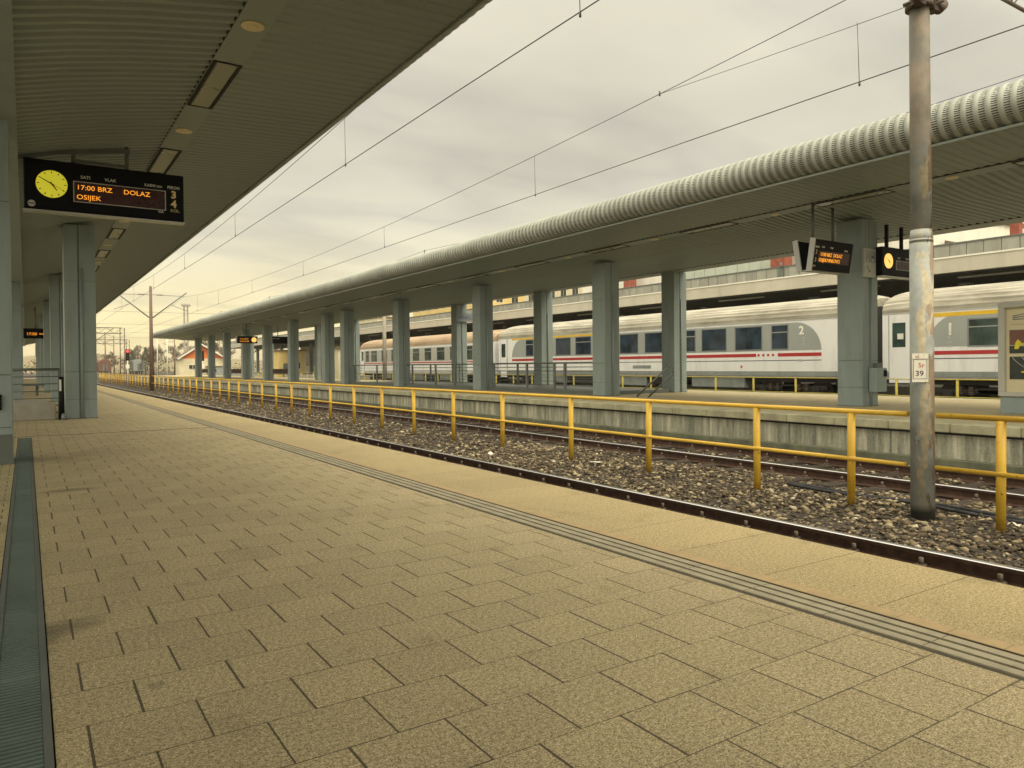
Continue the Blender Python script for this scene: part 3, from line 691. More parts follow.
# equipment box on the first far column
t = thing('control_box', 'grey control box mounted low on the nearest column of the far platform', 'box', (15.9, 9.3, .6))
MB().box(15.62, 16.03, 9.25, 9.43, .42, .95, .01).build('cabinet', 'steel_paint', t); MB().box(15.9, 16.02, 9.238, 9.249, .76, .90).build('vent', 'black', t)
mb = MB().box(15.75, 15.95, 9.30, 9.43, .952, 1.06); mb.build('bracket', 'steel_dark', t)

# ================================================================== DISPLAYS
def hand(mb, cx, z, y, deg, L, w, tail=.03):
    a = R(deg); dx, dz = math.sin(a), math.cos(a); px, pz = dz*w, -dx*w
    p = [(cx-dx*tail+px, y, z-dz*tail+pz), (cx+dx*L+px*.5, y, z+dz*L+pz*.5), (cx+dx*L-px*.5, y, z+dz*L-pz*.5), (cx-dx*tail-px, y, z-dz*tail-pz)]
    q = [(a_, b_-.003, c_) for a_, b_, c_ in p]; mb.quadmesh(p+q, [(0, 1, 2, 3), (7, 6, 5, 4), (0, 4, 5, 1), (1, 5, 6, 2), (2, 6, 7, 3), (3, 7, 4, 0)])
def clock(t, cx, cz, y, r, mat='clock'):
    c = MB().cyl((cx, y, cz), (cx, y-.012, cz), r, r, 40).build('clock_face', mat, t); c['_w'] = 1
    mb = MB()
    for k in range(12):
        a = 2*PI*k/12; s, co = math.sin(a), math.cos(a); L = .8; w = r*.028
        p = [(cx+s*r*d+co*w*e, y-.0125, cz+co*r*d-s*w*e) for d, e in ((.78, 1), (.92, 1), (.92, -1), (.78, -1))]; mb.quadmesh(p, [(0, 1, 2, 3)])
    mb.build('hour_marks', 'blacktext', t, normals=False)
    mb = MB(); hand(mb, cx, cz, y-.014, 144, r*.55, r*.055); mb.build('hour_hand', 'blacktext', t)
    mb = MB(); hand(mb, cx, cz, y-.018, 299, r*.85, r*.04); mb.build('minute_hand', 'blacktext', t)
    mb = MB(); hand(mb, cx, cz, y-.022, 118, r*.85, r*.014); mb.build('second_hand', 'redtext', t)
t = thing('departure_display', 'black departure board with a yellow clock hanging from the near canopy', 'display', (1.0, 12.2, 3.27))
MB().box(0, 2.04, 12.2, 12.36, 3.30, 4.0, .012).build('housing', 'black', t)
MB().box(-.01, 2.05, 12.19, 12.37, 3.275, 3.297).build('bottom_trim', 'alu', t)
for x in (.60, 1.28): MB().cyl((x, 12.28, 4.0), (x, 12.28, 4.40), .03, .03, 10).build('hanger', 'steel_dark', t)
MB().box(.6, 1.28, 12.25, 12.31, 4.03, 4.07).build('crossbar', 'steel_dark', t)
clock(t, .33, 3.665, 12.197, .19)
MB().box(.60, 1.775, 12.192, 12.199, 3.46, 3.735).build('led_window', 'ledbg', t)
mb = MB(); x0, x1, z0, z1 = .60, 1.775, 3.46, 3.735
for b in ((x0-.012, x1+.012, z1, z1+.01), (x0-.012, x1+.012, z0-.01, z0), (x0-.012, x0, z0, z1), (x1, x1+.012, z0, z1)): mb.box(b[0], b[1], 12.188, 12.199, b[2], b[3])
mb.build('led_border', 'rail_white', t)
text('led_text', '17:00 BRZ', .094, 'led', t, (.625, 12.19, 3.63), FACE_S, sx=1.12); text('led_text', 'DOLAZ', .094, 'led', t, (1.22, 12.19, 3.63), FACE_S, sx=1.12)
text('led_text', 'OSIJEK', .094, 'led', t, (.625, 12.19, 3.495), FACE_S, sx=1.12)
text('lettering', 'SATI', .062, 'signtext', t, (.68, 12.197, 3.79), FACE_S); text('lettering', 'VLAK', .062, 'signtext', t, (.98, 12.197, 3.79), FACE_S)
text('lettering', 'KASNI min', .058, 'signtext', t, (1.50, 12.197, 3.785), FACE_S, sx=.9); text('lettering', 'PERON', .062, 'signtext', t, (1.81, 12.197, 3.785), FACE_S, sx=.85)
text('platform_number', '3', .15, 'goldtext', t, (1.86, 12.197, 3.65), FACE_S, bold=.006); text('platform_number', '4', .15, 'goldtext', t, (1.86, 12.197, 3.51), FACE_S, bold=.006)
text('lettering', 'KOL.', .062, 'goldtext', t, (1.85, 12.197, 3.44), FACE_S); text('lettering', 'VIA', .05, 'signtext', t, (1.68, 12.197, 3.41), FACE_S)
MB().cyl((.09, 12.199, 3.375), (.09, 12.194, 3.375), .045, .045, 20).build('emblem', 'rail_white', t); MB().box(.055, .125, 12.191, 12.1935, 3.37, 3.382).build('emblem_bar', 'black', t)
# V-shaped pair without clock
t = thing('departure_display', 'V shaped pair of small amber departure boards hanging left of the nearest far column', 'display', (14.3, 9.6, 3.0))
for s, nm in ((-1, 'front_board'), (1, 'rear_board')):
    rot = Matrix.Translation((0, 9.62, 3.0)) @ Matrix.Rotation(R(9)*-s*-1, 4, 'X') @ Matrix.Translation((0, -9.62, -3.0))
    MB().box(13.62, 14.97, 9.62+s*.11-.04, 9.62+s*.11+.04, 3.03, 3.66, .01).xform(Matrix.Translation((0, 9.62+s*.0, 3.0)) @ Matrix.Rotation(-s*R(9), 4, 'X') @ Matrix.Translation((0, -9.62, -3.0))).build(nm, 'black', t)
    MB().box(13.585, 13.615, 9.62+s*.11-.06, 9.62+s*.11+.06, 3.0, 3.68).xform(Matrix.Translation((0, 9.62, 3.0)) @ Matrix.Rotation(-s*R(9), 4, 'X') @ Matrix.Translation((0, -9.62, -3.0))).build('end_frame', 'alu', t)
TX = Matrix.Translation((0, 9.62, 3.0)) @ Matrix.Rotation(R(9), 4, 'X') @ Matrix.Translation((0, -9.62, -3.0))
MB().box(13.62, 14.97, 9.53, 9.71, 2.99, 3.015).build('bottom_trim', 'alu', t)
MB().box(13.78, 14.87, 9.462, 9.469, 3.19, 3.44).xform(TX).build('led_window', 'ledbg', t)
for s_, x, z, sz, mt in (('17:00 BRZ  DOLAZ', 13.84, 3.33, .105, 'led'), ('OSIJEK/VINKOVCI', 13.81, 3.215, .105, 'led'), ('PERON', 13.64, 3.49, .05, 'signtext'), ('SATI', 13.87, 3.50, .05, 'signtext'), ('VLAK', 14.15, 3.50, .05, 'signtext'), ('KASNI', 14.65, 3.47, .05, 'signtext'), ('2', 13.67, 3.36, .13, 'goldtext'), ('3', 13.67, 3.20, .13, 'goldtext'), ('KOL.', 13.64, 3.10, .05, 'goldtext')):
    o = text('lettering' if mt != 'led' else 'led_text', s_, sz, mt, t, (x, 9.458, z), FACE_S, sx=.88)
    off = Vector(t['_world']); o.data.transform(Matrix.Translation(-off) @ TX @ Matrix.Translation(off))
for x in (13.9, 14.6): MB().cyl((x, 9.62, 3.62), (x, 9.62, 4.42), .03, .03, 8).build('hanger', 'steel_dark', t)
# grey pictogram panel
t = thing('pictogram_panel', 'pale grey pictogram panel on top of the nearest far column, left of the orange clock', 'sign', (15.6, 9.3, 3.0))
MB().box(15.36, 15.80, 9.36, 9.42, 2.95, 3.58, .008).build('panel', 'ltgrey_body', t)
mb = MB()
def frame_(mb, x0, x1, z0, z1, y=9.352, w=.01):
    for b in ((x0, x1, z1-w, z1), (x0, x1, z0, z0+w), (x0, x0+w, z0+w, z1-w), (x1-w, x1, z0+w, z1-w)): mb.box(b[0], b[1], y, y+.007, b[2], b[3])
frame_(mb, 15.41, 15.56, 3.28, 3.53); frame_(mb, 15.60, 15.75, 3.28, 3.53); mb.box(15.475, 15.495, 9.352, 9.359, 3.33, 3.48); mb.cyl((15.675, 9.359, 3.40), (15.675, 9.352, 3.40), .045, .045, 12)
mb.box(15.64, 15.71, 9.352, 9.359, 3.47, 3.49); mb.build('pictogram', 'stripe_dk', t)
mb = MB(); mb.quadmesh([(15.42, 9.352, 3.20), (15.45, 9.352, 3.20), (15.55, 9.352, 3.08), (15.52, 9.352, 3.07)], [(0, 1, 2, 3)]); mb.box(15.54, 15.575, 9.352, 9.359, 3.06, 3.09); mb.build('arrow', 'stripe_dk', t, normals=False)
# display with orange clock, half hidden by the pole
t = thing('departure_display', 'dark departure board with a small orange clock, half hidden behind the pole', 'display', (16.6, 9.3, 3.0))
MB().box(15.84, 17.55, 9.24, 9.40, 3.0, 3.64, .01).build('housing', 'black', t); MB().box(15.83, 17.56, 9.23, 9.41, 2.975, 2.998).build('bottom_trim', 'alu', t)
for x in (16.15, 16.75): MB().box(x-.03, x+.03, 9.29, 9.35, 3.64, 4.15).build('hanger', 'black', t)
clock(t, 16.08, 3.33, 9.237, .165, 'clock2')
mb = MB(); frame_(mb, 16.38, 17.4, 3.15, 3.36, 9.228); mb.build('led_border', 'rail_white', t); MB().box(16.39, 17.39, 9.235, 9.239, 3.16, 3.35).build('led_window', 'ledbg', t)
text('lettering', 'SATI', .055, 'signtext', t, (16.45, 9.237, 3.40), FACE_S); text('lettering', 'VLAK', .055, 'signtext', t, (16.78, 9.237, 3.40), FACE_S)
# distant displays
t = thing('departure_display', 'distant lit departure board with a clock at its right end under the far canopy', 'display', (14.2, 59, 2.95))
MB().box(13.5, 15.0, 58.9, 59.05, 2.95, 3.5).build('housing', 'black', t); clock(t, 14.75, 3.22, 58.89, .19, 'clock2'); MB().box(13.43, 13.5, 58.88, 59.07, 2.93, 3.52).build('end_frame', 'alu', t)
text('led_text', '17:12 PUT', .15, 'led', t, (13.68, 58.89, 3.23), FACE_S); text('led_text', 'VUKOVAR', .15, 'led', t, (13.68, 58.89, 3.05), FACE_S)
MB().cyl((14.2, 59, 3.5), (14.2, 59, 4.4), .03, .03, 6).build('hanger', 'steel_dark', t)
t = thing('departure_display', 'distant unlit black departure board between columns of the far canopy', 'display', (16.6, 59, 2.95))
MB().box(16.05, 17.35, 58.9, 59.05, 2.95, 3.5).build('housing', 'black', t); text('lettering', 'SATI  VLAK', .1, 'signtext', t, (16.2, 58.89, 3.3), FACE_S)
MB().cyl((16.6, 59, 3.5), (16.6, 59, 4.3), .03, .03, 6).build('hanger', 'steel_dark', t)
t = thing('departure_display', 'tiny lit departure board far down the near platform between the columns', 'display', (.2, 44, 2.6))
MB().box(-.1, 1.0, 43.9, 44.05, 2.62, 3.12).build('housing', 'black', t); text('led_text', '17:00', .2, 'led', t, (.02, 43.89, 2.78), FACE_S); MB().cyl((.4, 44, 3.1), (.4, 44, 4.15), .03, .03, 6).build('hanger', 'steel_dark', t)
text('led_text', '==', .2, 'led', t, (.55, 43.89, 2.78), FACE_S)
# station name board on the third rear column
t = thing('station_name_sign', 'blue grey station name sign fixed to a rear column of the far platform', 'sign', (19.4, 33.4, 3.3))
M['nameboard'] = paint('blue grey name board', (.21, .235, .25), .5, .08); M['namelet'] = paint('dark blue letters', (.07, .09, .15), .5)
MB().box(18.45, 20.1, 33.36, 33.42, 3.35, 3.80).build('panel', 'nameboard', t); text('lettering', 'VINKOVCI', .30, 'namelet', t, (18.55, 33.355, 3.47), FACE_S, sx=1.0)

# advertising case at the right edge
t = thing('display_case', 'freestanding grey display case with two posters at the right edge', 'display case', (15.3, 6.0, .1))
MB().box(15.32, 15.5, 4.9, 6.65, .1, .42, .01).build('plinth', 'steel_paint', t)
mb = MB(); F0, F1, Z0, Z1 = 4.9, 6.67, .42, 2.17
for b in ((F0, F1, Z1-.1, Z1), (F0, F1, Z0, Z0+.08), (F0, F0+.09, Z0+.08, Z1-.1), (F1-.11, F1, Z0+.08, Z1-.1)): mb.box(15.28, 15.52, b[0], b[1], b[2], b[3], .008)
mb.build('frame', 'ltgrey_body', t); MB().box(15.36, 15.46, 5.0, 6.56, .5, 2.07).build('backboard', 'cream', t)
M['poster_sky'] = paint('poster background', (.35, .38, .30), .5, .15, 3); M['poster_brown'] = paint('poster wagon brown', (.16, .07, .05), .5, .2, 4); M['poster_dark'] = paint('poster dark ballast', (.03, .035, .03), .5, .4, 12); M['poster_yellow'] = paint('poster yellow', (.65, .55, .02), .5)
p1 = MB().box(15.350, 15.358, 5.7, 6.50, 1.22, 1.66).build('poster', 'poster_sky', t)
q = MB(); q.quadmesh([(15.347, 6.50, 1.38), (15.347, 6.12, 1.36), (15.347, 6.14, 1.56), (15.347, 6.24, 1.65), (15.347, 6.50, 1.655)], [(0, 1, 2, 3, 4)]); q.build('printed_wagon', 'poster_brown', t, normals=False)
q = MB(); q.quadmesh([(15.346, 6.50, 1.22), (15.346, 5.9, 1.22), (15.346, 6.0, 1.33), (15.346, 6.5, 1.36)], [(0, 1, 2, 3)]); q.build('printed_ground', 'poster_dark', t, normals=False)
q = MB(); q.quadmesh([(15.344, 6.42, 1.30), (15.344, 6.35, 1.30), (15.344, 6.30, 1.42), (15.344, 6.36, 1.48), (15.344, 6.40, 1.42)], [(0, 1, 2, 3, 4)]); q.quadmesh([(15.344, 6.33, 1.36), (15.344, 6.1, 1.40), (15.344, 6.1, 1.42), (15.344, 6.33, 1.40)], [(0, 1, 2, 3)]); q.build('printed_worker', 'poster_yellow', t, normals=False)
MB().box(15.350, 15.358, 5.7, 6.50, .74, 1.16).build('poster', 'poster_dark', t)
q = MB()
for k in range(3):
    for j in range(6):
        a0_ = 6.46-.16*k-.04*j-.012*j*j; z0_ = 1.15-.068*j; a1_ = 6.46-.16*k-.04*(j+1)-.012*(j+1)**2; q.quadmesh([(15.346, a0_, z0_), (15.346, a0_-.012, z0_), (15.346, a1_-.012, z0_-.068), (15.346, a1_, z0_-.068)], [(0, 1, 2, 3)])
q.build('printed_rails', 'rail_white', t, normals=False)
q = MB(); q.quadmesh([(15.344, 6.10, .92), (15.344, 6.04, .92), (15.344, 6.03, 1.10), (15.344, 6.09, 1.12)], [(0, 1, 2, 3)]); q.quadmesh([(15.344, 6.30, .86), (15.344, 5.95, .88), (15.344, 5.95, .91), (15.344, 6.30, .89)], [(0, 1, 2, 3)]); q.build('printed_worker', 'poster_yellow', t, normals=False)
q = MB()
for k in range(3): q.quadmesh([(15.354, 6.45, 1.92-.03*k), (15.354, 6.10, 1.98-.06*k), (15.354, 6.10, 1.97-.06*k), (15.354, 6.45, 1.90-.03*k)], [(0, 1, 2, 3)])
q.quadmesh([(15.354, 6.5, 1.76), (15.354, 5.7, 1.75), (15.354, 5.7, 1.745), (15.354, 6.5, 1.755)], [(0, 1, 2, 3)]); q.build('printed_lines', 'stripe_dk', t, normals=False)

# ================================================================== RAILINGS, STAIRS, BENCHES
def railing(name, label, X, ys, y0, y1, z, nb=6, h=1.05, mat='galv', axis='y'):
    t = thing(name, label, 'railing', (X, y0, z) if axis == 'y' else (y0, X, z))
    P = (lambda y_, z_: (X, y_, z_)) if axis == 'y' else (lambda y_, z_: (y_, X, z_))
    for y in ys:
        if axis == 'y': MB().box(X-.03, X+.03, y-.045, y+.045, z, z+h).build('post', mat, t)
        else: MB().box(y-.03, y+.03, X-.03, X+.03, z, z+h).build('post', mat, t)
    MB().cyl(P(y0, z+h), P(y1, z+h), .027, .027, 8).build('handrail', mat, t)
    for k in range(nb): zz = z+.14+k*(h-.14)/nb; MB().cyl(P(y0, zz), P(y1, zz), .010, .010, 6).build('bar', mat, t)
    return t
railing('stair_railing', 'grey railing of the far platform stairwell between the second and third front columns', 15.45, [18.4, 20.3, 20.9, 22.6, 24.9], 18.3, 25.1, .1)
railing('stair_railing', 'grey railing of the far platform stairwell between the third and fourth front columns', 15.45, [26.1, 28.1, 29.9, 32.3], 25.9, 32.8, .1)
railing('stair_railing', 'grey railing of the far platform stairwell left of the fourth front column', 15.45, [33.7, 36.6, 39.7], 33.5, 40.1, .1)
railing('stair_railing', 'grey rear railing of the far platform stairwell in front of the coaches', 18.3, [21.5, 24, 27.5, 30, 32.8, 36, 39], 21.3, 40, .1)
struct(MB().box(15.3, 18.4, 18.3, 40.1, .1, .22, .01).build('stairwell_kerb', 'steel_dark'))
t = thing('sloping_handrail', 'sloping steel handrail at the head of the far platform stairs', 'handrail', (15.6, 16, .1))
MB().path([(15.35, 16.6, .12), (15.35, 15.3, 1.0), (15.35, 15.12, .97), (15.35, 15.1, .82), (15.35, 16.1, .12)], .03, 8).build('rail', 'galv', t)
railing('stair_railing', 'grey barred railing above the low wall between the near canopy columns', 18.92, [.60], -.5, .6, 0, 6, 1.08, 'steel_dark', 'x')
t = thing('low_wall', 'low pale concrete wall under the railing between the near columns', 'wall', (.1, 18.8, 0))
MB().box(-.9, .52, 18.62, 18.85, 0, .36, .02).build('wall_body', 'concrete', t); MB().box(-.95, .50, 18.9, 27.8, 0, .12).build('stair_cover', 'concrete', t)
t = thing('post_with_sticker', 'dark slim post with a pale sticker left of the broad near column', 'post', (.62, 18.5, 0))
MB().cyl((.62, 18.45, 0), (.62, 18.45, .92), .055, .045, 10).build('shaft', 'black', t); MB().box(.575, .615, 18.385, 18.4, .62, .86).build('sticker', 'white', t); MB().cyl((.66, 18.42, 0), (.66, 18.42, .14), .07, .05, 10).build('foot', 'galv', t)
def bench(label, x, y, first=None):
    if first: return dup(first, (x, y, .1), label)
    t = thing('bench', label, 'bench', (x, y, .1), 'brown benches on the far platform', world=False)
    mb = MB()
    for k in range(5): mb.box(-.25+k*.1, -.17+k*.1, -1.3, 1.3, .43, .46)
    mb.build('seat', 'bench', t); mb = MB()
    for k in range(13): mb.box(.26, .30, -1.3+k*.2, -1.13+k*.2, .48, .86)
    mb.build('backrest', 'bench', t)
    for s in (-1.1, 1.1): MB().box(-.22, .27, s-.03, s+.03, 0, .43).build('leg', 'galv', t)
    return t
b0 = bench('brown slatted bench between far columns, the nearest of three', 16.5, 57.6); b0.rotation_euler.z = R(35)
r_ = bench('brown slatted bench between far columns, the middle of three', 16.5, 72.6, b0); r_ = bench('brown slatted bench between far columns, the farthest of three', 16.5, 87.0, b0)
t = thing('bench', 'dark metal bench seen far off between the near canopy columns', 'bench', (.25, 36, 0))
MB().box(-.2, .6, 35.2, 36.6, .42, .48).build('seat', 'steel_dark', t); MB().box(.3, .4, 35.8, 35.9, 0, .42).build('leg', 'steel_dark', t); MB().box(-.25, -.15, 35.2, 36.6, .5, .8).build('backrest', 'steel_dark', t)

# ================================================================== MASTS AND OVERHEAD WIRES
ZC = 5.27
def mast(y, label, near=False):
    t = thing('catenary_mast', label, 'mast', (8.2, y, -.66), 'masts between the tracks')
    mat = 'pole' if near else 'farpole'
    if near:
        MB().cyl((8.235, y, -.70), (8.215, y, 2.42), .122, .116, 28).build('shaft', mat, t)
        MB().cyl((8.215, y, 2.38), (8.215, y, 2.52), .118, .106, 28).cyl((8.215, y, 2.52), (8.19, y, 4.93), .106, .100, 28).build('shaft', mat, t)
        MB().cyl((8.19, y, 4.93), (8.17, y, 8.2), .095, .08, 20).build('shaft', 'farpole', t)
        c = MB(); 
        for z in (4.95, 5.12): c.cyl((8.19, y, z-.035), (8.19, y, z+.035), .14, .14, 16)
        for s in (-1, 1):
            c.box(8.19+s*.15-.06, 8.19+s*.15+.06, y-.12, y-.02, 4.90, 5.22); c.cyl((8.19+s*.13, y-.2, 4.97), (8.19+s*.13, y+.1, 4.97), .02, .02, 8); c.cyl((8.19+s*.19, y-.1, 4.92), (8.19+s*.27, y-.1, 5.0), .055, .07, 10)
        c.build('clamp', 'clip', t)
        MB().cyl((8.27, y-.12, 5.05), (8.48, y-.12, 5.18), .07, .075, 12).build('insulator', 'rubber', t); MB().cyl((8.2, y-.12, 5.12), (8.36, y-.12, 5.12), .045, .045, 10).build('bracket', 'orange_gable', t)
    else:
        MB().cyl((8.2, y, -.70), (8.2, y, 7.5), .17, .10, 12).build('shaft', mat, t)
    for s, xe, zt in ((-1, 5.75, 6.95), (1, 10.8, 7.1)):
        zb = 5.05
        if near and True: zb = 5.2
        MB().cyl((8.2+s*.12, y, zb), (xe, y, zt), .045 if not near else .035, .04, 8).build('strut', 'steel_dark', t)
        MB().cyl((8.2+s*.1, y, 6.85), (xe-s*.15, y, 6.8), .018, .018, 6).build('tie', 'steel_dark', t)
        mb = MB()
        for k in range(4): mb.cyl((8.2+s*(.45+k*.12), y, 6.84), (8.2+s*(.51+k*.12), y, 6.84), .075, .03, 10)
        mb.build('insulator', 'insul', t)
        a = (8.2+s*1.45, y, zb+1.05); MB().cyl(a, (xe+s*.1, y, ZC+.35), .02, .02, 6).build('steady_arm', 'steel_dark', t)
    return t
tm = mast(4.35, 'thick peeling mast with a number plate rising from the ballast at the right', True)
# number plate
t = thing('number_plate', 'small weathered white plate numbered 39 on the peeling mast', 'sign', (8.05, 4.2, 1.0))
PR = Matrix.Rotation(R(-48), 3, 'Z')
def on_pole(v):  # plate frame: x right, y out, z up -> world, tangent to the mast facing the camera
    p = PR @ Vector((v[0], v[1], 0)); return (8.222+p.x, 4.35+p.y, v[2])
def pbox(x0, x1, y0, y1, z0, z1): b = MB().box(x0, x1, y0, y1, z0, z1); b.v = [on_pole(v) for v in b.v]; return b
pbox(-.128, .03, -.134, -.122, .86, 1.17).build('plate', 'white', t)
mb = pbox(-.125, .027, -.1375, -.135, 1.105, 1.112)
for (a, b_) in ((-.118, -.114), (.014, .018)): mb.quadmesh(*[(lambda q: (q.v, q.f))(pbox(a, b_, -.1375, -.135, .90, 1.10))][0])
mb.quadmesh(*[(lambda q: (q.v, q.f))(pbox(-.118, .018, -.1375, -.135, .895, .899))][0]); mb.build('plate_border', 'clip', t)
def plate_text(s_, size, mat, x, z):
    o = text('plate_lettering', s_, size, mat, t, (0, 0, 0), FACE_S, .001); off = Vector(t['_world'])
    o.data.transform(Matrix.Translation(off))
    mm = Matrix.Translation((8.222, 4.35, 0)) @ PR.to_4x4() @ Matrix.Translation((x, -.136, z)); o.data.transform(Matrix.Translation(-off) @ mm)
plate_text('39', .085, 'blacktext', -.10, .925); plate_text('5r', .07, 'redtext', -.07, 1.02); plate_text('HZ', .03, 'redtext', -.10, 1.125)
t = thing('small_tag', 'tiny dark metal tag low on the peeling mast', 'tag', (8.05, 4.2, .3)); pbox(-.10, -.035, -.131, -.120, .235, .27).build('plate', 'steel_dark', t)
mast(64.0, 'slender rusty mast with V shaped struts standing between the tracks at mid distance')
mast(122.0, 'very distant mast with struts beyond the end of the platforms'); mast(175.0, 'farthest mast with struts, tiny on the horizon')
# wires
def wire(name, label, pts, r=.007):
    t = thing(name, label, 'overhead wire', pts[len(pts)//2]); MB().path(pts, r, 5).build('strand', 'wire', t); return t
def sag(x0, x1, a, b, z0, dz, n=16): return [(x0+(x1-x0)*k/n, a+(b-a)*k/n, z0-dz*4*(k/n)*(1-k/n)) for k in range(n+1)]
for X, nm in ((5.6, 'near track'), (10.55, 'second track')):
    pts = []; con = []
    for a, b in ((-52, 4.35), (4.35, 64), (64, 122), (122, 175)):
        pts += sag(X, X, a, b, 6.75, .88)
    t = thing('overhead_line', 'contact and carrier wires with droppers above the %s' % nm, 'overhead wire', (X, 4, 5.3))
    MB().path(pts, .0075, 5).build('carrier_wire', 'wire', t); MB().path([(X, -50, ZC+.03), (X, 10, ZC+.03), (X, 30, ZC-.05), (X, 64, ZC), (X, 175, ZC)], .0085, 5).build('contact_wire', 'wire', t)
    if X < 6: dy = [-2, 7.0, 14.8, 24.5, 33.5, 42.5, 51, 58]
    else: dy = [-2, 6.5, 15.0, 24.2, 33.3, 42.4, 51, 58]
    for y in dy:
        q = (y-4.35)/59.65; zc = 6.75-.88*4*q*(1-q) if y > 4.35 else 6.4
        if 4.35 < y < 9: zc = min(zc, 6.2)
        MB().cyl((X, y, ZC-.02), (X, y+.03, zc), .0055, .0055, 5).cyl((X, y, ZC-.03), (X, y, ZC+.03), .016, .016, 6).build('dropper', 'wire', t)
    if X > 6: MB().path([(X, 10.7, 6.42), (X, 8.3, 6.27), (X, 5.9, 6.14), (X, 2.6, 6.12), (X, -2, 6.4)], .005, 5).cyl((X, 10.7, 6.38), (X, 10.7, 6.47), .02, .02, 6).build('stitch_wire', 'wire', t)
X = 24.9
for X, nm in ((22.45, 'track beyond the far platform'),):
    pts = []
    for a, b in ((-20, 48.6), (48.6, 108)): pts += sag(X, X, a, b, 6.9, .8)
    t = thing('overhead_line', 'thin contact and carrier wires above the %s' % nm, 'overhead wire', (X, 48, 5.3)); MB().path(pts, .007, 5).build('carrier_wire', 'wire', t); MB().cyl((X, -20, ZC), (X, 108, ZC), .007, .007, 5).build('contact_wire', 'wire', t)
# lattice boom at the near mast, upper right
t = thing('lattice_boom', 'rusty lattice boom cutting the upper right corner of the sky', 'gantry', (20.5, 9, 10.2))
mb = MB(); mb.cyl((12, 9, 10.3), (40, 9, 10.3), .055, .055, 6); mb.cyl((12, 9, 10.75), (40, 9, 10.75), .055, .055, 6)
for k in range(56): mb.cyl((12+k*.5, 9, 10.3 if k % 2 else 10.75), (12.5+k*.5, 9, 10.75 if k % 2 else 10.3), .02, .02, 5)
mb.build('truss', 'clip', t)
for x in (40,): MB().cyl((x, 9, .1), (x, 9, 10.9), .16, .13, 8).build('leg', 'farpole', t)
t = thing('concrete_mast', 'pale concrete mast with a forked top behind the fourth front column', 'mast', (24.1, 55.5, -.66))
MB().cyl((24.1, 55.5, -.66), (24.1, 55.5, 8), .18, .12, 10).build('shaft', 'concrete', t); MB().cyl((22.6, 55.5, 6.9), (24.1, 55.5, 5.6), .04, .04, 6).cyl((25.6, 55.5, 6.9), (24.1, 55.5, 5.6), .04, .04, 6).build('strut', 'concrete', t)

